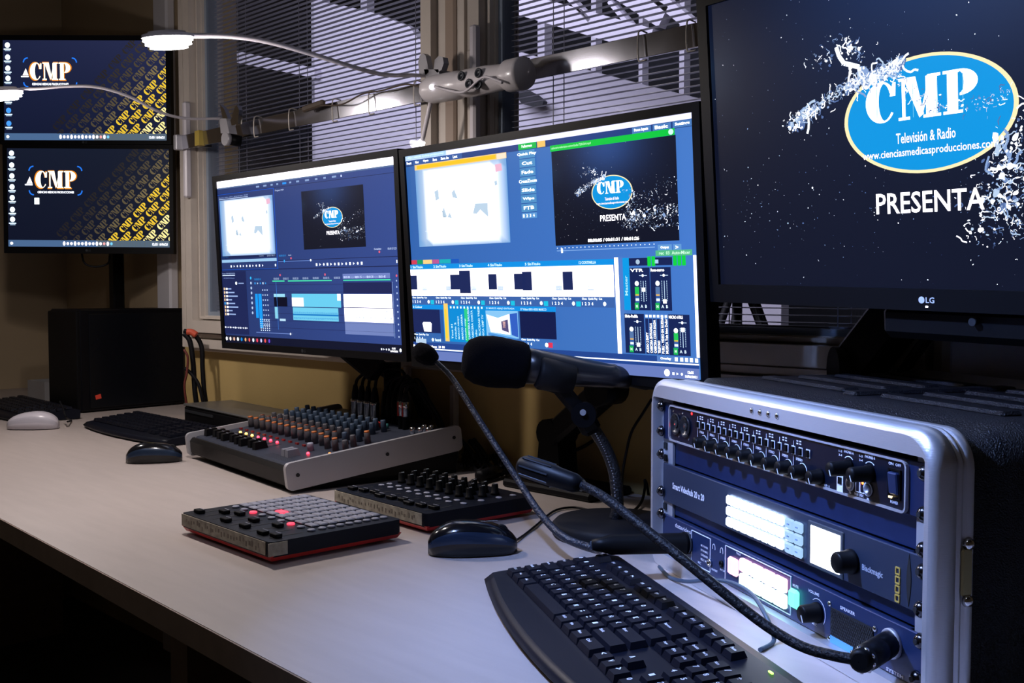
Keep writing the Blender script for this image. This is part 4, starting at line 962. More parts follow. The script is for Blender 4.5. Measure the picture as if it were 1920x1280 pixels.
def lett(m):
    n = -.0040
    for i in range(9):
        u = -138+i*25
        m.text('STEREO', (u-5)/1000, ZO-.0238, .011, .0024, LETT, n, .02)
        m.box(ru(u-9.5, -22, -4), (.0005, .0003, .032), LETT)
        for k in range(2): m.box(ru(u-3+k*5, -5.5, -4), (.0028, .0003, .0012), LETT); m.box(ru(u-3+k*5, -8, -4), (.0028, .0003, .0012), LETT)
        A = arc(u/1000+.006, ZO-.033, .0078, .0078, 10, 120, 8)
        for (a, b), (c, d) in zip(A, A[1:]): m.box(((a+c)/2, n, (b+d)/2), (math.hypot(c-a, d-b), .0003, .0006), LETT, Matrix.Rotation(-math.atan2(d-b, c-a), 3, 'Y'))
    for u, tx in ((141, 'PHONES A'), (171, 'PHONES B')):
        m.text(tx, u/1000-.007, ZO-.0055, .014, .0028, LETT, n, .02)
        A = arc(u/1000, ZO-.017, .0090, .0090, 50, 130, 8)
        for (a, b), (c, d) in zip(A, A[1:]): m.box(((a+c)/2, n, (b+d)/2), (math.hypot(c-a, d-b), .0003, .0007), LETT, Matrix.Rotation(-math.atan2(d-b, c-a), 3, 'Y'))
        m.text('1-2', (u-15)/1000, ZO-.0060, .005, .002, LETT, n, .02); m.text('3-4', (u-15)/1000, ZO-.0095, .005, .002, LETT, n, .02)
    m.text('MAIN OUT 1-2', .095, ZO-.0405, .018, .0022, LETT, n, .02); m.text('MIX', .084, ZO-.041, .006, .002, LETT, n, .02)
    m.text('MIDI  DISC', .150, ZO-.0395, .013, .0022, LETT, n, .02); m.text('POWER', .199, ZO-.0372, .010, .0026, LETT, n, .02); m.text('ON  OFF', .196, ZO-.0062, .016, .0024, LETT, n, .02)
    for u, v in ((143.5, -40), (169, -41)): m.text('n', (u-1.5)/1000, ZO+v/1000, .003, .0022, LETT, n, .05)
part(B, t, 'lettering', lett, 'white printed lettering and lines')
part(B, t, 'white_label', lambda m: (m.box(ru(128.5, -31, -3.9), (.0092, .0006, .021), LETT), m.box(ru(128.8, -31, -4.4), (.0050, .0014, .0060), BLK), m.text('MONO', .125, ZO-.0245, .007, .002, BLK, -.0045, .02)), 'white label block with a black push button')
for u in (143.5, 169):
    part(B, t, 'phones_jack', lambda m, u=u: (m.lathe([(.0060, 0), (.0060, .0008), (.0050, .0008), (.0050, 0)], LETT, 22, ru(u, -31.5, -3.8), (0, -1, 0)), m.lathe([(.0045, 0), (.0048, .0016), (.0030, .0018), (.0028, .0002), (0, .0002)], SILV, 20, ru(u, -31.5, -3.8), (0, -1, 0))), 'ringed headphone jack')
part(B, t, 'led_window', lambda m: (ringline(m, .1515, .1575, ZO-.0365, ZO-.0235, .0003, .0005, -.0044, -.0034, LETT, 1), ringline(m, .1580, .1640, ZO-.0365, ZO-.0225, .0003, .0005, -.0044, -.0034, LETT, 1), m.lathe([(0, .0010), (.0014, 0)], E_ORG, 12, ru(161, -27.5, -3.8), (0, -1, 0))))
for u, v in ((-163, -2.5), (-215, -22), (-150, -33)):
    if u == -150: continue
    part(B, t, 'indicator_led', lambda m, u=u, v=v: m.lathe([(0, .0012), (.0018, 0)], emi('led_red_soft', (1, .02, .02), 4), 12, ru(u, v-2, -3.8), (0, -1, 0)), 'red indicator light')
part(B, t, 'power_switch', lambda m: (ringline(m, .1965, .2125, ZO-.0335, ZO-.0085, .001, .0016, -.0052, -.0034, BLK, 2), m.box(ru(205.5, -20, -5.2), (.0115, .005, .018), DBLUE, Matrix.Rotation(R(6), 3, 'X'), .001), m.box(ru(200.5, -32, -5), (.0045, .001, .0016), emi('switch_glow', (1, .75, .4), 2.5))))
# ---- middle unit: video router
t, B = unit('video_router', 'middle rack unit, grey video router with blocks of glowing white buttons', -72, -118.5, VHUB)
bt = None
for r_ in range(3):
    for c_ in range(8):
        u = -77+(c_+.5)*14.35; v = -80.2-(r_+.5)*11.7
        if bt is None: m = MB(); m.box((0, -.002, 0), (.0128, .004, .0098), E_WHB, None, .0018); bt = m.build('lit_button', t); bt.location = B @ ru(u, v, -2.5)
        else: inst(bt, t, B @ ru(u, v, -2.5))
bt = None
for r_ in range(3):
    for c_ in range(2):
        u = 41+(c_+.5)*15; v = -80.6-(r_+.5)*11.6
        if bt is None: m = MB(); m.box((0, -.002, 0), (.0138, .004, .0104), E_BLB, None, .0016); m.box((0, -.0042, 0), (.004, .0003, .0012), mat('button_print', (.2, .3, .5), .5)); bt = m.build('control_button', t, 'pale blue lit button'); bt.location = B @ ru(u, v, -2.5)
        else: inst(bt, t, B @ ru(u, v, -2.5))
part(B, t, 'display', lambda m: (m.box(ru(106, -97, -3), (.056, .002, .042), mat('lcd_surround', (.08, .10, .13), .3, .4), None, .0008), m.box(ru(107, -97, -4.2), (.0455, .0008, .0345), E_LCD)), 'glowing white display')
k_ = knob(.0098, .016, False, BLK).build('jog_knob', t); k_.location = B @ ru(146, -98.5, -3)
part(B, t, 'lettering', lambda m: (m.text('Smart Videohub 20 x 20', -.214, ZO-.0995, .082, .0078, LETT, -.0030, .03), m.text('Blackmagic', .161, ZO-.1035, .0285, .0068, mat('grey_print', (.45, .5, .6), .5), -.0031, .02)))
part(B, t, 'emblem', lambda m: [ringline(m, .2058, .2118, ZO-.0875-.0075*(k+1)+.001, ZO-.0875-.0075*k, .0006, .0012, -.0034, -.0026, mat('emblem_gold', (.55, .38, .08), .4), 1) for k in range(4)], 'column of small gold squares')
part(B, t, 'vent_slit', lambda m: m.prism([(.2225+.0028*math.sin(math.pi*k/12)*(1), ZO-.074-.042*k/12) for k in range(13)]+[(.2225-.0028*math.sin(math.pi*k/12), ZO-.074-.042*k/12) for k in range(11, 0, -1)], BLKM, -.0030, -.0022), 'lens shaped black slit')
# ---- bottom unit: intercom
t, B = unit('intercom_station', 'bottom rack unit, blue-black intercom station with pink and green lit buttons', -134, -178, mat('intercom_face', (.018, .035, .11), .4, .3))
part(B, t, 'talk_button', lambda m: m.box(ru(-61, -154.5, -4.5), (.0185, .006, .0185), E_PNK, None, .0022), 'pink lit button')
part(B, t, 'mute_button', lambda m: m.box(ru(57.5, -155.5, -4.5), (.0155, .006, .0180), E_GRN, None, .0028), 'green lit button')
for r_ in range(2):
    for c_ in range(4): part(B, t, 'channel_button', lambda m: m.box(ru(-46+(c_+.5)*22.6, -140-(r_+.5)*15.6, -4.5), (.0204, .006, .0136), E_PKW if r_ == 0 else E_TQW, None, .0016), 'pink white lit button' if r_ == 0 else 'mint white lit button')
k_ = knob(.0085, .018).build('volume_knob', t); k_.location = B @ ru(95, -158, -2.6)
def lett3(m):
    n = -.0030
    m.text('datavideo', -.206, ZO-.1435, .042, .0052, LETT, n, .01); m.text('SPEAKER', .130, ZO-.1445, .022, .0030, LETT, n, .02); m.text('SYSTEM', .196, ZO-.1765, .022, .0030, LETT, n, .02)
    m.text('VOLUME', .079, ZO-.1430, .018, .0028, LETT, n, .02); m.text('MUTE', .0525, ZO-.1450, .010, .0026, LETT, n, .02); m.text('MIC', .086, ZO-.1715, .008, .0026, LETT, n, .02); m.text('TALK', -.058, ZO-.1405, .010, .0022, LETT, n, .02)
    for k in range(4): m.text(('MIC POWER', 'DYNAMIC', 'CONDENSER', 'BELT MIC')[k], -.139, ZO-.151-.0052*k, .017, .0024, LETT, n, .02)
    m.text('HEADSET', -.113, ZO-.171, .014, .0022, LETT, n, .02); m.text('IN / OUT', -.093, ZO-.1665, .012, .0022, LETT, n, .02); m.text('MIC', -.146, ZO-.172, .008, .003, LETT, n, .02)
    for u in (-108, -90):
        A = arc(u/1000, ZO-.146, .0030, .0045, -20, 200, 8)
        for (a, b), (c, d) in zip(A, A[1:]): m.box(((a+c)/2, n, (b+d)/2), (math.hypot(c-a, d-b), .0003, .0008), LETT, Matrix.Rotation(-math.atan2(d-b, c-a), 3, 'Y'))
    for q in ((-.082, .0495, ZO-.1745, ZO-.1365), (-.163, -.116, ZO-.1755, ZO-.1375)): ringline(m, q[0], q[1], q[2], q[3], .001, .0008, -.0033, -.0024, LETT, 2)
    A = arc(.095, ZO-.158, .0125, .0125, -40, 130, 10)
    for (a, b), (c, d) in zip(A, A[1:]): m.box(((a+c)/2, n, (b+d)/2), (math.hypot(c-a, d-b), .0003, .0006), LETT, Matrix.Rotation(-math.atan2(d-b, c-a), 3, 'Y'))
part(B, t, 'lettering', lett3)
part(B, t, 'headset_jack', lambda m: m.lathe([(.0042, 0), (.0042, .003), (.0024, .003), (.0024, .001), (0, .001)], CHR, 16, ru(-116, -164, -2.6), (0, -1, 0)))
part(B, t, 'headset_jack', lambda m: m.lathe([(.0036, 0), (.0036, .002), (.0022, .002), (.0022, .001), (0, .001)], BLK, 16, ru(-90, -159, -2.6), (0, -1, 0)))
def grille(m):
    m.box(ru(147, -162, -2.9), (.062, .001, .030), BLKM)
    for i in range(24):
        for j in range(11): m.box(ru(118+i*2.5+(j % 2)*1.2, -149-j*2.5, -3.6), (.0014, .0006, .0014), DGREY)
part(B, t, 'speaker_grille', grille)
for u, v in ((114, -144.5), (114, -176), (180, -147), (180, -177)): part(B, t, 'screw', lambda m: m.lathe([(0, .002), (.002, .0016), (.003, 0)], CHR, 12, ru(u, v, -2.6), (0, -1, 0)))
part(B, t, 'blue_sticker', lambda m: m.box(ru(134, -175, -3.8), (.034, .0006, .0065), emi('sticker_blue', (.25, .62, 1), .0, (.15, .48, .85)) if False else mat('sticker_blue', (.15, .48, .85), .5)), 'pale blue sticker')
part(B, t, 'microphone_socket', lambda m: m.lathe([(.0125, 0), (.0125, .003), (.0108, .004), (.0100, .002), (0, .002)], SILV, 24, ru(203, -152, -2.6), (0, -1, 0)), 'round silver socket')
part(B, t, 'microphone_socket', lambda m: m.lathe([(.0125, 0), (.0125, .003), (.0108, .004), (.0100, .002), (0, .002)], DGREY, 24, ru(-172, -155, -2.6), (0, -1, 0)))
# ================================================================== MICROPHONES
# gooseneck plugged into the left socket
t0 = RM @ ru(-172, -155, -5); d_ = Vector((-math.sin(-RYAW), -math.cos(RYAW), 0)); d_ = RM.to_3x3() @ Vector((0, -1, 0))
tip = t0+d_*.095+Vector((0, 0, .001))
t = thing('gooseneck_microphone', 'slim black gooseneck microphone rising in front of the mixing screen', 'microphone', t0)
B = Matrix.Translation(-t0)
e_ = at(1178, 1020, 1.215); e_.z = max(e_.z, .775)
m = MB(); m.M = B; m.lathe([(.0128, 0), (.0128, .004), (.0118, .006), (.0115, .09), (.0085, .100), (.006, .112), (0, .112)], BLK, 24, t0, e_-t0); m.build('plug', t)
e2 = t0+(e_-t0).normalized()*.110
N = [e2, at(1120, 1030, 1.25), at(1060, 1008, 1.28), at(1015, 965, 1.32), at(965, 890, 1.37), at(900, 790, 1.42), at(850, 712, 1.46), at(818, 678, 1.475)]
m = MB(); m.M = B; m.tube(N, .0056, mat('gooseneck_black', (.014, .018, .030), .35, bump=.9, bscale=400), 10, 8, .0036); m.build('gooseneck', t)
m = MB(); m.M = B; hd = at(797, 664, 1.485); m.lathe([(0, -.020), (.009, -.018), (.0135, -.008), (.0145, .004), (.012, .014), (.006, .019), (0, .019)], FOAM, 20, hd, at(790, 662, 1.49)-at(818, 678, 1.475)); m.build('foam_head', t)
# braided gooseneck with ribbed capsule, plugged into the right socket
t0 = RM @ ru(203, -152, -6)
e_ = at(1612, 1240, .805)
t = thing('gooseneck_microphone', 'thick braided gooseneck microphone with a ribbed capsule, crossing the keyboard corner', 'microphone', t0)
B = Matrix.Translation(-t0)
m = MB(); m.M = B; L_ = (e_-t0).length
m.lathe([(.0098, 0), (.0105, .004), (.0105, L_*.35), (.0088, L_*.38), (.0105, L_*.42), (.0105, L_*.75), (.0080, L_*.80), (.0098, L_*.84), (.0090, L_*.97), (.006, L_)], BLK, 20, t0, e_-t0)
m.build('plug', t)
m = MB(); m.M = B
for k in range(9):
    a = 2*math.pi*k/9; ax = (e_-t0).normalized(); q = Vector((0, 0, 1)).rotation_difference(ax)
    p = e_-ax*.006+q @ Vector((.0085*math.cos(a), .0085*math.sin(a), 0)); m.lathe([(0, -.0025), (.0022, 0), (0, .0025)], CHR, 8, p, ax)
m.build('locking_collar', t, 'chrome beaded collar')
N = [e_+(e_-t0).normalized()*-.004, at(1560, 1228, .825), at(1500, 1210, .85), at(1430, 1168, .88), at(1350, 1105, .91), at(1270, 1040, .945), at(1200, 984, .98), at(1130, 930, 1.02), at(1082, 905, 1.05)]
m = MB(); m.M = B; m.tube(N, .0043, BRAID, 10, 8, .0048); m.build('gooseneck', t)
m = MB(); m.M = B; a, b = at(1092, 910, 1.045), at(977, 872, 1.09); d = b-a; L_ = d.length
q = Vector((0, 0, 1)).rotation_difference(d.normalized())
m.lathe([(.0060, 0), (.0095, L_*.12), (.0105, L_*.40), (.0112, L_*.45), (.0112, L_*.95), (.009, L_), (0, L_)], BLK, 24, a, d)
for k in range(9):
    an = math.pi*k/8-.2; p = a+d*.70+q @ Vector((.0114*math.cos(an*2), .0114*math.sin(an*2), 0)); m.box(p, (.0016, .0016, L_*.46), DGREY, (q.to_matrix() @ Matrix.Rotation(an*2, 3, 'Z')))
m.build('capsule', t, 'ribbed black capsule')
# foam covered hand microphone on a round base stand
bx = desk(1153, 1003)
t = thing('microphone_stand', 'black gooseneck desk stand with a heavy round base beside the flight case', 'microphone stand', (bx.x, bx.y, .75))
B = Matrix.Translation((-bx.x, -bx.y, -.75))
m = MB(); m.lathe([(0, 0), (.083, 0), (.085, .003), (.085, .016), (.080, .021), (.02, .023), (0, .023)], RUB, 48); m.build('base', t)
m = MB(); m.M = B; st = Vector((bx.x, bx.y, .772)); N = [st, at(1160, 930, 1.44), at(1152, 880, 1.445), at(1128, 832, 1.45), at(1106, 800, 1.45)]
m.tube([st]+[at(1158, 950, 1.44), at(1153, 890, 1.445), at(1138, 845, 1.45), at(1116, 808, 1.45), at(1103, 792, 1.45)], .0085, mat('ringed_neck', (.012, .012, .014), .35, bump=1, bscale=300), 12, 8); m.build('gooseneck', t)
m = MB()
m.M = B
Pn = [at(1158, 950, 1.433), at(1153, 890, 1.437), at(1138, 845, 1.441), at(1120, 812, 1.441)]
for k in range(26):
    f_ = k/25*(len(Pn)-1); i = min(int(f_), len(Pn)-2); p = Pn[i]+(Pn[i+1]-Pn[i])*(f_-i); m.box(p+Vector((.002, -.0055, 0)), (.0012, .0012, .0012), SILV)
m.build('neck_studs', t)
m = MB(); m.M = B; a, b = at(1106, 800, 1.445), at(1040, 722, 1.44)
arm(m, at(1112, 812, 1.445), at(1088, 768, 1.442), .020, .028); m.cyl(at(1094, 778, 1.43), at(1096, 776, 1.455), .017, BLK)
arm(m, at(1092, 776, 1.442), at(1046, 722, 1.438), .014, .022); m.cyl(at(1093, 773, 1.424), at(1093, 773, 1.431), .0042, SILV); m.build('swivel_joint', t)
m = MB(); m.M = B; d = (at(1075, 712, 1.44)-at(1010, 700, 1.43)); m.lathe([(.020, 0), (.0225, .004), (.0215, d.length), (.017, d.length), (.016, 0)], RUB, 20, at(1008, 698, 1.43), d)
arm(m, at(1015, 722, 1.43), at(1055, 735, 1.437), .010, .010); m.build('clip', t)
a, b = at(866, 671, 1.435), at(1180, 709, 1.455)
t = thing('hand_microphone', 'black hand microphone with a fat foam windscreen, clipped on the round base stand', 'microphone', a)
B = Matrix.Translation(-a); d = (b-a); L_ = d.length
m = MB(); m.M = B; m.lathe([(0, 0), (.016, .001), (.026, .007), (.0325, .020), (.0350, .038), (.0345, .052), (.0330, .066), (.0320, .080), (.0285, .088), (.018, .091), (0, .091)], FOAM, 36, a, d); m.build('foam_windscreen', t)
m = MB(); m.M = B; m.lathe([(.018, .085), (.0245, .088), (.0235, .105), (.0215, .140), (.0175, .190), (.0165, .2), (.0168, .208), (.0152, .212), (.0140, L_), (0, L_)], mat('mic_body', (.018, .018, .022), .30), 30, a, d); m.build('body', t)
m = MB(); m.M = B; c = at(1240, 722, 1.462); d2 = c-b
m.lathe([(.0105, 0), (.0112, .004), (.0112, .030), (.0095, .034), (.0075, d2.length), (.003, d2.length+.002)], BLK, 20, b-d2.normalized()*.004, d2); m.build('plug', t)
m = MB(); m.M = B; m.tube([c, at(1275, 740, 1.47), at(1262, 790, 1.49), at(1235, 850, 1.5), (c.x-.02, c.y+.09, .7535)], .003, CABLE); m.build('cable', t)
# ================================================================== KEYBOARD IN FRONT
KC = desk(908, 1097)                                  # front left corner on the desk
kyaw = R(-29.5)
KM = Matrix.Translation((KC.x, KC.y, .75)) @ Matrix.Rotation(kyaw, 4, 'Z')
KW, KD = .452, .160
def kbroot(name, label, loc, yaw, group=None): return thing(name, label, 'keyboard', loc, yaw, group)
def kbody(W_, D_, mt, palm=True):
    m = MB(); n = 20; top = []; bot = []
    for i in range(n+1):
        x = W_*i/n; c = 1-((i/n-.5)*2)**2; y = -.020*c if palm else 0
        top.append((x, y)); bot.append((x, y))
    e = .0
    F_ = [m.v((x, y+.004 if True else y, .002)) for x, y in top]; G = [m.v((x, y, .007)) for x, y in top]; H_ = [m.v((x, y+.010, .014)) for x, y in top]
    I_ = [m.v((x, .018, .0150)) for x, y in top]; J = [m.v((x, D_-.012, .026)) for x, y in top]; K_ = [m.v((x, D_, .023)) for x, y in top]; L2 = [m.v((x, D_-.002, .002)) for x, y in top]
    rows = [F_, G, H_, I_, J, K_, L2]
    for A, B2 in zip(rows, rows[1:]+rows[:1]):
        for i in range(n): m.f([A[i], A[i+1], B2[i+1], B2[i]], mt, A in (G, ))
    for k in (0, n): m.f([r_[k] for r_ in rows], mt)
    return m
t = kbroot('keyboard', 'big black keyboard with white key legends in the right foreground', (KC.x, KC.y, .75), kyaw)
kbody(KW, KD, KEY).build('body', t)
# key rows: (y, [(x, w, legend)])
U = .0190; sl = math.atan2(.011, KD-.030)
def kz(y): return .0154+(y-.018)*math.tan(sl)
rowsK = []
x0 = .012
def row(items, start=0):
    x = start; out = []
    for it in items:
        if isinstance(it, (int, float)): x += it; continue
        lg, wd = it if isinstance(it, tuple) else (it, 1); out.append((x, wd, lg)); x += wd
    return out
R0 = row([('Ctrl', 1.25), ('Win', 1.25), ('Alt', 1.25), ('', 5.75), ('AltGr', 1.25), ('Win', 1.25), ('Menu', 1.25), ('Ctrl', 1.75), .25, '<', 'v', '>', .25, ('0', 2), '.'])
R1 = row([('Shift', 1.25), '<', 'Z', 'X', 'C', 'V', 'B', 'N', 'M', ';', ':', '_', ('Shift', 2.75), 1.25, '^', 1.25, '1', '2', '3', ('Intro', 1)])
R2 = row([('Bloq', 1.75), 'A', 'S', 'D', 'F', 'G', 'H', 'J', 'K', 'L', 'Ñ', '{', ('Enter', 2.25), 3.5, '4', '5', '6'])
R3 = row([('Tab', 1.5), 'Q', 'W', 'E', 'R', 'T', 'Y', 'U', 'I', 'O', 'P', '[', '+', ('', 1.5), .25, 'Supr', 'Fin', 'AvPg', .25, '7', '8', '9', '+'])
R4 = row(['º', '1', '2', '3', '4', '5', '6', '7', '8', '9', '0', '?', '¿', ('Retroceso', 2), .25, 'Ins', 'Inicio', 'RePg', .25, 'Num', '/', '*', '-'])
R5 = row(['Esc', 1, 'F1', 'F2', 'F3', 'F4', .5, 'F5', 'F6', 'F7', 'F8', .5, 'F9', 'F10', 'F11', 'F12', .25, 'Impr', 'Bloq', 'Pausa'])
kmesh = {}
for ri, (y, items) in enumerate(zip((.031, .050, .069, .088, .107, .133), (R0, R1, R2, R3, R4, R5))):
    for x, wd, lg in items:
        w_ = wd*U-.0015; k = (round(w_, 4), ri == 5)
        d_ = .0174 if ri < 5 else .0155
        if k not in kmesh:
            b_ = []
            for sx in (-1, 1):
                for sy in (-1, 1): b_.append((sx*w_/2, sy*d_/2, 0)); b_.append((sx*(w_/2-.0022), sy*(d_/2-.0019)+.0004, .0056))
            kmesh[k] = MB().hull(b_, KEY).build('key', t)
            o = kmesh[k]
        else: o = inst(kmesh[k], t, (0, 0, 0))
        o.location = (x0+(x+wd/2)*U, y, kz(y)); o.rotation_euler = (sl, 0, 0)
        if lg:
            m = MB(); h_ = .0050 if len(lg) == 1 else .0030; l_ = .0040 if len(lg) == 1 else min(.0030+.0013*len(lg), w_*.7)
            for poly in text_polys(lg, .02): m.f([m.v((px*l_-w_/2+.0032, py*h_-.0010, .0059)) for px, py in poly], LETT)
            q = m.build('legend', o)
t['label'] = 'big black keyboard with white key legends in the right foreground'
MB().box((.395, .142, kz(.142)+.0005), (.006, .0016, .0012), emi('led_green', (.35, 1, .1), 4)).build('status_light', t, 'green status light')
# ================================================================== MICE
def mouse(name, label, loc, yaw, mt, mt2, s_=1.0, print_=None, flat=1.0):
    t = thing(name, label, 'computer mouse', loc, yaw)
    nx, ny = 22, 14; L_, W_, H_ = .112*s_, .060*s_, .041*s_*flat
    def prof(u): # u 0 tail .. 1 nose
        a_ = max(0, 1-((u-.5)/.505)**2)**.5; w_ = a_**.75*(1.0-.16*math.sin(math.pi*u)**8*0-.10*u)
        h_ = max(0, 1-((u-.40)/(.42 if u < .40 else .63))**2)**.5; h_ = h_**.85*.96+.03
        return w_, h_
    m = MB(); rows = []
    for i in range(nx+1):
        u = i/nx; w_, h_ = prof(u); ring = []
        for j in range(ny+1):
            a = math.pi*j/ny; cx = math.cos(a); sz = math.sin(a)
            ring.append(m.v(((u-.5)*L_, -W_/2*w_*math.copysign(abs(cx)**.75, cx)*(1 if sz > .25 else .94), .002+H_*h_*sz**.62)))
        rows.append(ring)
    for i in range(nx):
        for j in range(ny):
            f_ = m.f([rows[i][j], rows[i+1][j], rows[i+1][j+1], rows[i][j+1]], mt2 if j in (1, 2, ny-3, ny-2) else mt, True)
    for k in (0, nx): m.f(rows[k], mt2)
    m.f([r_[0] for r_ in rows]+[r_[-1] for r_ in rows[::-1]], mt2)
    m.build('body', t)
    w0, h0 = prof(.84)
    m = MB(); m.lathe([(.0085*s_, -.003), (.0095*s_, -.0015), (.0095*s_, .0015), (.0085*s_, .003)], RUB, 20, (.036*s_, 0, H_*prof(.82)[1]-.0055*s_), (0, 1, 0)); m.build('scroll_wheel', t)
    if print_:
        m = MB()
        for poly in text_polys(print_, .01): m.f([m.v((.010+px*.022, -.006+py*.0045, .0028+H_*prof(.62)[1])) for px, py in poly], mat('grey_print', (.45, .5, .6), .5))
        m.build('brand_print', t)
    return t
MSB = mat('mouse_band', (.02, .035, .07), .28, .3)
p = desk(878, 1040); mouse('computer_mouse', 'glossy black corded mouse with a blue-grey side band beside the front keyboard', (p.x-.003, p.y+.010, .75), R(52), BLKG, MSB, 1.0, 'optima')
p = desk(271, 868); mouse('computer_mouse', 'small black mouse at the left front corner of the mixing desk', (p.x, p.y+.02, .75), R(60), BLKG, MSB, .92)
p = desk(38, 806); mouse('computer_mouse', 'white mouse at the left edge of the desk', (p.x, p.y+.03, .75), R(-128), mat('mouse_white', (.50, .47, .52), .3), mat('mouse_white_side', (.40, .38, .43), .4), 1.05, None, .95)
def cable(name, label, pts, r, mt, seg=7, sub=6):
    m = MB(); m.tube(pts, r, mt, seg, sub); o = m.build(name); tag(o, label, 'cable'); return o
dz = lambda u, v, z=.7525: desk(u, v, z)
cable('mouse_cable', 'thin black cable curving from the glossy mouse to the round stand base', [dz(948, 1022, .757), dz(975, 1008), dz(1005, 985), dz(1038, 958), dz(1070, 951), dz(1100, 955), dz(1130, 966)], .0017, CABLE)
cable('power_cable', 'thin blue-grey cable looping on the desk in front of the intercom unit', [dz(1236, 1062), dz(1256, 1082), dz(1290, 1090, .760), dz(1330, 1087, .778), dz(1372, 1092, .786), dz(1408, 1112, .784), dz(1430, 1143, .776), dz(1446, 1178, .764), dz(1450, 1203), dz(1425, 1218)], .0022, CABB)
cable('usb_cable', 'thin black cable hanging from the slanting monitor beam down to the desk', [at(1222, 748, 1.60), at(1205, 775, 1.61), at(1184, 810, 1.62), at(1174, 850, 1.64), at(1167, 890, 1.66), dz(1166, 925)], .0022, CABLE)
cable('usb_cable', 'thin black cable bending up against the wall left of the flight case', [dz(1168, 962), dz(1188, 957), at(1203, 940, 1.64), at(1209, 915, 1.66), at(1209, 900, 1.67), at(1213, 908, 1.67), at(1216, 928, 1.67)], .0022, CABLE)
fe = thing('usb_cable', 'black cable with a barrel ferrite behind the knob controller', 'cable', dz(905, 890))
Bf = Matrix.Translation(-dz(905, 890))
m = MB(); m.M = Bf; m.tube([dz(828, 908), dz(855, 910), dz(880, 905), dz(905, 892, .760), dz(935, 885, .760), dz(965, 882), dz(1000, 872), dz(1030, 876)], .0030, CABLE); m.build('cord', fe)
m = MB(); m.M = Bf; a, b = dz(898, 893, .762), dz(934, 883, .762); m.lathe([(.004, 0), (.0105, .003), (.0112, (b-a).length*.5), (.0105, (b-a).length-.003), (.004, (b-a).length)], BLK, 18, a, b-a); m.build('ferrite', fe)
cable('usb_cable', 'second black cable beside the ferrite cable behind the knob controller', [dz(832, 914), dz(870, 914), dz(905, 906), dz(935, 898), dz(965, 888), dz(990, 880)], .0026, CABLE)
t = thing('cable_tangle', 'tied tangle of black cables on the desk behind the mixing desk corner', 'cables', dz(900, 860))
Bf = Matrix.Translation(-dz(900, 860))
r_ = random.Random(4)
for k in range(7):
    m = MB(); m.M = Bf; pts = []
    for j in range(7):
        u = 866+j*14+r_.uniform(-6, 6); v = 850+r_.uniform(-14, 16)+j*2; q = dz(u, v+18, .754)
        q.z = .7545+max(0, (18+850+j*2-v)*.0007)+r_.uniform(0, .010); pts.append(q)
    m.tube(pts, .0028, CABLE); m.build('cable_loop', t)
for k, (a, b) in enumerate((((862, 822), (890, 858)), ((880, 826), (905, 862)), ((888, 824), (912, 860)))):
    m = MB(); m.M = Bf; m.tube([at(*a, 1.99), at((a[0]+b[0])/2+2, (a[1]+b[1])/2, 1.97), at(*b, 1.95)], .0042, RUB); m.build('plug_end', t)
cable('power_cable', 'black power cable running along the desk to the monitor arm base', [dz(870, 856, .757), dz(920, 868), dz(955, 872), dz(985, 878), dz(1010, 890), dz(1035, 898)], .0034, CABLE)
cable('usb_cable', 'straight black cable rising from the ribbed capsule behind the microphone stand', [dz(1012, 890), at(1030, 868, 1.80), at(1060, 852, 1.78), at(1092, 838, 1.76), at(1112, 826, 1.75)], .0030, CABLE)
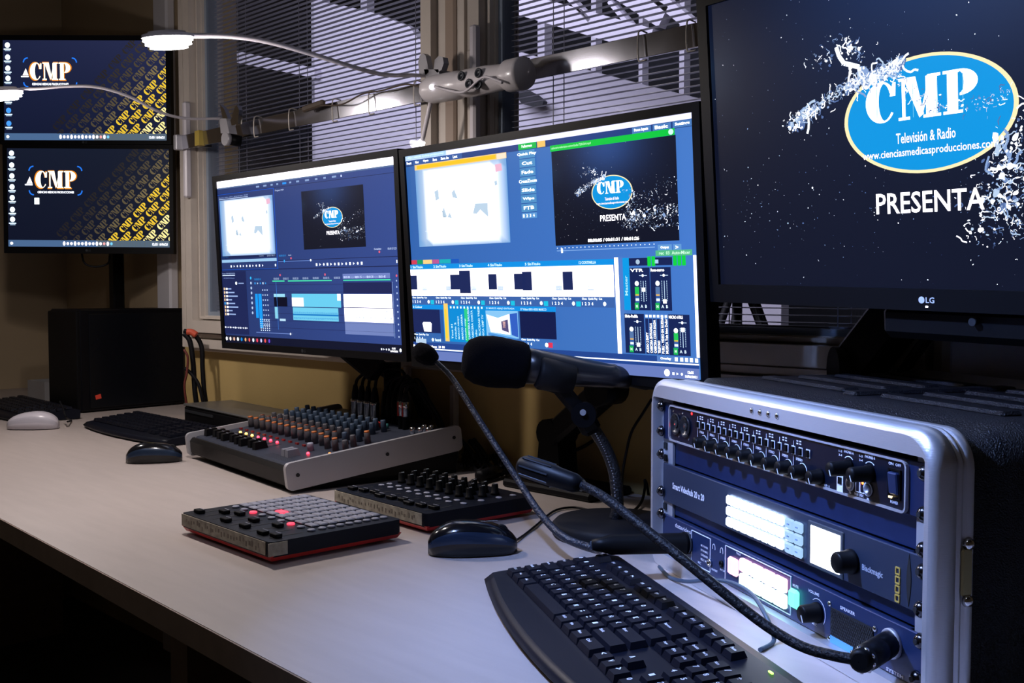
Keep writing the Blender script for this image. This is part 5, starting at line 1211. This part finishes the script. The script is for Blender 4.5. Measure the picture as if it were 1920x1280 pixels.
# ================================================================== PAD AND KNOB CONTROLLERS
def controller(label, loc, yaw, kind):
    W_, D_ = .237, .195; t = thing('pad_controller' if kind == 0 else 'knob_controller', label, 'midi controller', loc, yaw)
    m = MB(); m.hull([(x, y, z) for x in (.004, W_-.004) for y in (.004, D_-.004) for z in (.004, .006)]+[(x, y, .011) for x in (.0, W_) for y in (.0, D_)], REDP); m.build('base', t, 'red underside')
    m = MB(); m.slab([(x, y) for x, y in rrect(0, W_, 0, D_, .006, 4)], mat('controller_black', (.004, .006, .013), .42, spec=.16), .0095, .0285); m.build('body', t)
    m = MB(); m.box((W_/2-.004, -.0008, .0195), (W_-.012, .0010, .016), TAPE); 
    r_ = random.Random(kind)
    for k in range(26): m.box((.016+k*.0078+r_.uniform(-.002, .002), -.0015, .019+r_.uniform(-.003, .003)), (.0012+.003*r_.random(), .0003, .003+.004*r_.random()), mat('ink', (.20, .17, .14), .8))
    if kind == 0: m.box((W_+.0008, .010, .0195), (.0010, .026, .016), TAPE)
    m.build('paper_label', t, 'strip of paper labels with handwriting')
    TP = .0287
    f0 = None
    for i in range(9):
        x = .020+i*.0245
        m = MB(); m.box((x, .034, TP-.0002), (.0022, .046, .0006), BLKM); m.build('fader_slot', t)
        y = .034+(-.018, .006, .016, -.017, .010, -.016, .017, -.018, -.014)[(i*(3 if kind else 1)) % 9] if kind == 0 else .020+.004*(i % 3)
        if f0 is None: m = MB(); m.box((0, 0, .0024), (.0165, .0095, .0048), BLK, None, .0008); m.box((0, .0036, .0050), (.0125, .0012, .0004), PADG); f0 = m.build('fader_cap', t); f0.location = (x, y, TP)
        else: inst(f0, t, (x, y, TP))
    if kind == 0:
        pd = None; rd = None
        for i in range(8):
            for j in range(8):
                lit = (i, j) in ((3, 1), )
                if pd is None: m = MB(); m.box((0, 0, .001), (.0192, .0112, .0030), PADG, None, .0012); pd = m.build('pad', t); pd.location = (.020+i*.0245, .086+j*.0136, TP)
                elif lit: m = MB(); m.box((0, 0, .001), (.0192, .0112, .0030), E_PADR, None, .0012); q = m.build('pad', t, 'pad lit red'); q.location = (.020+i*.0245, .086+j*.0136, TP)
                else: inst(pd, t, (.020+i*.0245, .086+j*.0136, TP))
        for k in range(17):
            loc_ = (.020+k*.0245, .070, TP) if k < 9 else (.020+8*.0245, .086+(k-9)*.0136, TP); mt = E_PADR if k in (2, 6) else PADG
            m = MB(); m.lathe([(.0052, 0), (.0052, .0016), (.004, .0024), (0, .0024)], mt, 16); q = m.build('round_button', t, 'button lit red' if mt is E_PADR else None); q.location = loc_
    else:
        k0 = None
        for j in range(3):
            for i in range(8):
                if k0 is None: m = MB(); m.lathe([(.0068, 0), (.0068, .003), (.0054, .004), (.0048, .0150), (.0042, .0160), (0, .0160)], BLK, 16); m.box((0, .002, .0162), (.0012, .0050, .0004), LETT); k0 = m.build('knob', t); k0.location = (.020+i*.0245, .110+j*.024, TP)
                else: inst(k0, t, (.020+i*.0245, .110+j*.024, TP))
        b0 = None
        for j in range(2):
            for i in range(8):
                if b0 is None: m = MB(); m.lathe([(.0058, 0), (.0058, .0012), (.0045, .0018), (0, .0018)], PADG, 16, sy=.75); b0 = m.build('round_button', t); b0.location = (.020+i*.0245, .072+j*.015, TP)
                else: inst(b0, t, (.020+i*.0245, .072+j*.015, TP))
        for y in (.080, .112, .145, .172): inst(b0, t, (.020+8*.0245, y, TP))
    return t
controller('black pad controller covered in grey pads, three lit red, with a paper label strip', (-1.347, .681, .75), R(-1.7), 0)
controller('black knob controller with rows of white-topped knobs behind the pad controller', (-1.343, .928, .75), R(-3.5), 1)
# ================================================================== MIXING DESK
P1 = Vector((-1.482, .950, .762)); myaw = R(-7.8)
t = thing('mixing_desk', 'black and silver audio mixing desk with rows of orange-topped knobs and lit LEDs', 'audio mixer', (P1.x, P1.y, .75), myaw)
W_, D_ = .468, .325; slp = math.atan2(.037, D_)
TM = Matrix.Translation((0, 0, .012)) @ Matrix.Rotation(slp, 4, 'X')      # tilted frame, x from -W_ to 0, y 0..D_
m = MB(); m.hull([(x, y, .0005) for x in (-W_+.02, -.012) for y in (.05, D_-.006)]+[(x, y, .012+.006+y*math.tan(slp)) for x in (-W_+.006, -.006) for y in (.006, D_-.004)], mat('mixer_base', (.004, .004, .005), .5, spec=.15)); m.build('base', t)
m = MB(); m.M = TM; m.box((-W_/2, D_/2, .018), (W_-.012, D_-.004, .026), mat('mixer_panel', (.040, .046, .068), .45, .2, spec=.2), None, .003); m.build('body', t)
m = MB(); m.M = TM; m.box((-W_/2, -.004, .014), (W_-.014, .016, .034), mat('mixer_front', (.005, .004, .004), .45, spec=.15), None, .006); m.build('front_edge', t)
for x, mt in ((-.0035, SILV), (-W_+.0035, SILV)):
    m = MB(); m.M = TM @ Matrix.Translation((x, 0, 0)) @ Matrix.Rotation(R(90), 4, 'Z')
    m.prism(rrect(-.016, D_+.002, -.006, .040, .010, 5), mt, -.0045, .0045)
    m.build('side_plate', t, 'silver side plate')
    if x > -.01:
        for y in (.004, .172, .310): m = MB(); m.M = TM; m.cyl((.0008, y, .018 if y < .2 else .020), (.0022, y, .018 if y < .2 else .020), .0032, BLKM); m.build('plate_screw', t)
TP = .0312
k0 = {}
def mk(kind):
    m = MB()
    if kind == 'orange': m.lathe([(.0060, 0), (.0054, .019), (.0050, .0195)], GREYK, 14); m.lathe([(.0050, .0195), (.0048, .0222), (0, .0226)], ORANGE, 14)
    elif kind == 'blue': m.lathe([(.0058, 0), (.0050, .0205), (.0044, .0220), (0, .0222)], BLUEK, 14)
    elif kind == 'grey': m.lathe([(.0058, 0), (.0050, .0190), (.0044, .0205), (0, .0207)], GREYK, 14)
    elif kind == 'white': m.lathe([(.0060, 0), (.0056, .0120), (.0048, .0140), (0, .0142)], PADG, 14)
    elif kind == 'rededge': m.lathe([(.0058, 0), (.0052, .0185), (.0046, .0190)], GREYK, 14); m.lathe([(.0046, .0190), (.0044, .0205), (0, .0207)], mat('cap_rust', (.20, .05, .02), .5), 14)
    return m
def put(kind, x, y):
    loc = TM @ Vector((x, y, TP))
    if kind not in k0: k0[kind] = mk(kind).build('knob', t, {'orange': 'grey knob with an orange cap', 'blue': 'blue knob', 'white': 'white knob', 'rededge': 'grey knob with a red cap'}.get(kind)); o = k0[kind]
    else: o = inst(k0[kind], t, loc)
    o.location = loc; o.rotation_euler = (slp, 0, 0)
cx_ = [-W_+.026+i*.0290 for i in range(12)]
for i, x in enumerate(cx_):
    for y, kind in ((.112, 'orange'), (.138, 'rededge'), (.163, 'grey'), (.190, 'blue'), (.214, 'blue'), (.238, 'blue')): put(kind, x, y)
for x, y, kind in ((-.088, .105, 'orange'), (-.058, .105, 'orange'), (-.088, .140, 'blue'), (-.058, .140, 'grey'), (-.100, .078, 'white'), (-.030, .110, 'grey'), (-.088, .168, 'blue'), (-.058, .168, 'orange')): put(kind, x, y)
fc = None
for i in range(9):
    x = -W_+.026+i*.0290
    m = MB(); m.M = TM; m.box((x, .044, TP-.0001), (.0022, .056, .0006), BLKM); m.build('fader_slot', t)
    loc = TM @ Vector((x, .028+.003*((i*5) % 3), TP))
    if fc is None: m = MB(); m.hull([(sx*.0068, sy*.0125, 0) for sx in (-1, 1) for sy in (-1, 1)]+[(sx*.0058, sy*.0105, .013) for sx in (-1, 1) for sy in (-1, 1)]+[(sx*.0058, 0, .0105) for sx in (-1, 1)], BLK); m.box((0, 0, .0132), (.0105, .0014, .0005), PADG); fc = m.build('fader_cap', t); o = fc
    else: o = inst(fc, t, loc)
    o.location = loc; o.rotation_euler = (slp, 0, 0)
for x in (-.092, -.077):
    m = MB(); m.hull([(sx*.0066, sy*.0115, 0) for sx in (-1, 1) for sy in (-1, 1)]+[(sx*.0056, sy*.0100, .012) for sx in (-1, 1) for sy in (-1, 1)], mat('fader_white', (.19, .19, .23), .5)); o = m.build('fader_cap', t, 'pale grey fader cap'); o.location = TM @ Vector((x-.012, .038, TP)); o.rotation_euler = (slp, 0, 0)
m = MB(); m.M = TM
for k in range(5): m.box((-.085+.0, .012+k*.004, TP-.0001), (.13, .0010, .0004), mat('panel_line', (.02, .02, .03), .5))
m.build('panel_lines', t)
for k, (x, y, mt) in enumerate([(-W_+.066+i*.0290, .072, E_AMB if i < 3 else E_RED) for i in range(7)]+[(-.122, .056, E_RED), (-.078, .062, E_RED), (-.036, .082, E_ORG), (-.026, .160, E_ORG), (-.018, .158, E_ORG)]):
    m = MB(); m.lathe([(.0026, 0), (.0026, .0016), (.0018, .0032), (0, .0036)], mt, 10); o = m.build('indicator_led', t, 'glowing amber LED' if mt is E_AMB else 'glowing red LED' if mt is E_RED else 'glowing orange LED'); o.location = TM @ Vector((x, y, TP)); o.rotation_euler = (slp, 0, 0)
rb = None
for i in range(12):
    loc = TM @ Vector((cx_[i]+.004, .088, TP))
    if rb is None: m = MB(); m.box((0, 0, .0015), (.009, .004, .003), mat('push_red', (.22, .01, .01), .4)); rb = m.build('push_button', t); o = rb
    else: o = inst(rb, t, loc)
    o.location = loc; o.rotation_euler = (slp, 0, 0)
js = None
for i in range(9):
    loc = TM @ Vector((-W_+.07+i*.0268, .262, TP))
    if js is None: m = MB(); m.lathe([(.0058, 0), (.0058, .004), (.0035, .005), (.0035, .001), (0, .001)], CHR, 14); js = m.build('jack_socket', t); o = js
    else: o = inst(js, t, loc)
    o.location = loc
for x, y in ((-.050, .255), (-.034, .262), (-.050, .280), (-.034, .285), (-.020, .270)):
    m = MB(); m.lathe([(.0052, 0), (.0052, .010), (.0040, .013), (0, .0135)], CHR, 12); o = m.build('jack_socket', t, 'tall chrome socket'); o.location = TM @ Vector((x, y, TP))
def w2m(p): return p
MD = Matrix.Translation((P1.x, P1.y, .75)) @ Matrix.Rotation(myaw, 4, 'Z')
pc = None
plugs = [(607, 752), (621, 755), (636, 758), (650, 760)]
for k, (u, v) in enumerate(plugs):
    x = -.322+k*.0268
    w_ = MD @ (TM @ Vector((x, .285, TP)))
    t = thing('xlr_plug', ('first', 'second', 'third', 'last')[k]+' chrome plug from the left standing in the mixing desk sockets', 'plug', w_, 0, 'chrome cable plugs in the mixing desk')
    m = MB(); m.lathe([(0, 0), (.0088, 0), (.0092, .002), (.0092, .030), (.0098, .031), (.0098, .036), (.0080, .037)], CHR, 18); m.build('shell', t)
    m = MB(); m.lathe([(.0080, .037), (.0072, .050), (.0045, .064), (.003, .066)], RUB, 14)
    m.build('boot', t)
    e = Vector((.10-k*.010, .035+.004*k, .050))
    m = MB(); m.tube([(0, 0, .062), (.004, .004, .078+.003*k), (.030, .012, .092+.004*k), (.065, .022, .086+.003*k), tuple(Vector((.098-.02*k, .030, .050))), (.105-.02*k, .028, .012)], .0032, CABLE); m.build('cable', t)
for k, (dx, mtc) in enumerate(((0, REDP), (.016, REDP))):
    w_ = MD @ (TM @ Vector((-.118+dx, .272, TP)))
    t = thing('jack_plug', ('left' if k == 0 else 'right')+' silver and red plug of the pair standing at the rear of the mixing desk', 'plug', w_, 0, 'silver and red plugs')
    m = MB(); m.lathe([(0, 0), (.0062, 0), (.0062, .022), (.0070, .024)], BLK, 16); m.build('sleeve', t)
    m = MB(); m.lathe([(.0070, .024), (.0070, .050), (.0062, .052)], CHR, 16); m.box((-.001, -.0068, .037), (.0030, .0012, .026), REDP); m.build('shell', t, 'silver shell with a red stripe')
    m = MB(); m.lathe([(.0066, .052), (.0056, .060), (.0036, .068), (.003, .069)], RUB, 14); m.build('boot', t)
    m = MB(); m.tube([(0, 0, .066), (.006, .004, .082), (.026, .012, .078), (.052, .022, .045), (.066, .034, .010), (.07, .045, -.04)], .0030, CABLE); m.build('cable', t)
for k in range(5):
    w_ = MD @ (TM @ Vector((-.214+k*.0190, .292, TP)))
    t = thing('jack_plug', 'black plug in the dark cluster between the chrome plugs and the red ones', 'plug', w_, 0, 'dark cable plugs behind the mixing desk knobs')
    m = MB(); m.lathe([(0, 0), (.0078, 0), (.0082, .030), (.0070, .040), (.0048, .058), (.003, .060)], BLK, 14); m.build('shell', t)
    m = MB(); m.tube([(0, 0, .056), (.004, .004, .074+.004*(k % 2)), (.022, .012, .084+.004*(k % 3)), (.05-.004*k, .024, .060), (.066-.008*k, .034, .010)], .0032, CABLE); m.build('cable', t)
w_ = MD @ (TM @ Vector((-.150, .252, TP)))
t = thing('phono_plug', 'red phono plug leaning at the back of the mixing desk', 'plug', w_)
m = MB(); m.lathe([(.0045, 0), (.0050, .014), (.0036, .020), (0, .021)], REDP, 12, (0, 0, .004), (-.8, -.4, .35)); m.lathe([(.0045, 0), (.0045, .010), (0, .011)], mat('plug_teal', (.03, .16, .16), .5), 12, (0, 0, .004), (.8, .3, .2)); m.build('body', t)
# ================================================================== LEFT PART OF THE DESK
t = thing('drive_enclosure', 'low flat dark device with a grey lid between the tower and the mixing desk', 'device', (-2.37, 1.207, .75), R(-5))
m = MB(); m.box((.185, .062, .028), (.37, .122, .056), BLK, None, .004); m.build('body', t)
m = MB(); m.box((.185, .062, .0585), (.376, .126, .006), mat('lid_grey', (.13, .125, .12), .35, .4), None, .0025); m.build('lid', t, 'grey metal lid')
MB().box((.09, -.0005, .045), (.16, .002, .006), DGREY).build('front_slot', t)
t = thing('computer_tower', 'black desktop computer tower with a small red badge standing left on the desk', 'computer', (-2.955, 1.310, .75), R(4.8))
m = MB(); m.box((0, 0, .142), (.168, .315, .276), mat('tower_black', (.003, .003, .005), .36, spec=.15), None, .004); m.build('case', t)
m = MB(); m.box((0, -.160, .140), (.164, .012, .270), BLK, None, .003)
m.build('front_panel', t)
m = MB(); m.box((.085, .010, .140), (.003, .285, .255), mat('tower_panel', (.003, .004, .007), .28, spec=.25), None, .001); m.build('side_panel', t)
m = MB(); m.box((.0868, -.110, .042), (.0012, .016, .012), emi('badge_red', (1, .08, .04), .12, (.35, .03, .02)), Matrix.Rotation(R(10), 3, 'X')); m.build('badge', t, 'small red badge')
for x in (-.06, .06):
    for y in (-.13, .13): MB().cyl((x, y, .0), (x, y, .005), .010, RUB).build('foot', t)
for k, pts in enumerate(([(345, 620), (365, 628), (378, 650), (380, 690), (384, 740)], [(345, 625), (356, 640), (362, 680), (366, 740)], [(346, 690), (358, 700), (372, 720), (380, 750)], [(345, 655), (352, 670), (350, 700), (346, 728)])):
    q = [at(u, v, 2.66-.010*k) for u, v in pts]; q.append(Vector((q[-1].x+.004, q[-1].y+.01, .757)))
    cable('tower_cable', ('outermost black and red cable bending down beside the tower back', 'second thick black cable hanging beside the tower back', 'short cable curving down low behind the tower', 'thin red-brown cable close to the tower back')[k], q, (.006, .0065, .0045, .003)[k], CABLE if k < 3 else mat('cable_red', (.12, .02, .015), .5))
m = MB(); a, b = at(351, 622, 2.645), at(368, 628, 2.645); m.tube([a, (a+b)/2+Vector((0, 0, .003)), b], .0082, mat('tape_red', (.50, .07, .03), .6)); o = m.build('cable_tie'); tag(o, 'red tape wrapped round the bent cable behind the tower', 'cable tie')
p = desk(70, 748)
t = thing('router_box', 'small open white box against the wall left of the tower', 'box', (-3.345, 1.27, .75), R(3))
m = MB()
for c, d in (((0, 0, .004), (.12, .10, .008)), ((0, -.048, .0275), (.12, .005, .055)), ((0, .048, .0275), (.12, .005, .055)), ((-.058, 0, .0275), (.005, .10, .055)), ((.058, 0, .0275), (.005, .10, .055))): m.box(c, d, mat('box_white', (.32, .31, .31), .6))
m.build('tray', t)
def smallkb(label, loc, yaw, mt):
    t = thing('keyboard', label, 'keyboard', loc, yaw)
    kbody(.44, .148, mt, True).build('body', t)
    m = MB()
    for j in range(6):
        y = .029+j*.0185+(.004 if j == 5 else 0)
        for i in range(22):
            if i in (15, 18) and j < 5: continue
            z = .0156+(y-.018)*.094; x = .020+i*.0188
            m.hull([(x+sx*.0082, y+sy*.0080, z) for sx in (-1, 1) for sy in (-1, 1)]+[(x+sx*.0062, y+sy*.0062, z+.006) for sx in (-1, 1) for sy in (-1, 1)], KEY)
    o = m.build('keycaps', t); o['kind'] = 'stuff'
    return t
smallkb('black keyboard lying between the tower and the mixing desk', (-2.562, 1.043, .75), R(-1), KEY)
smallkb('black keyboard in front of the tower, beside the white mouse', (-3.185, .985, .75), R(-3), KEY)
cable('usb_cable', 'thin black cable falling over the end of the leftmost keyboard', [at(112, 752, 2.62), at(118, 765, 2.60), at(124, 782, 2.58), dz(134, 788), dz(126, 790)], .0020, CABLE)
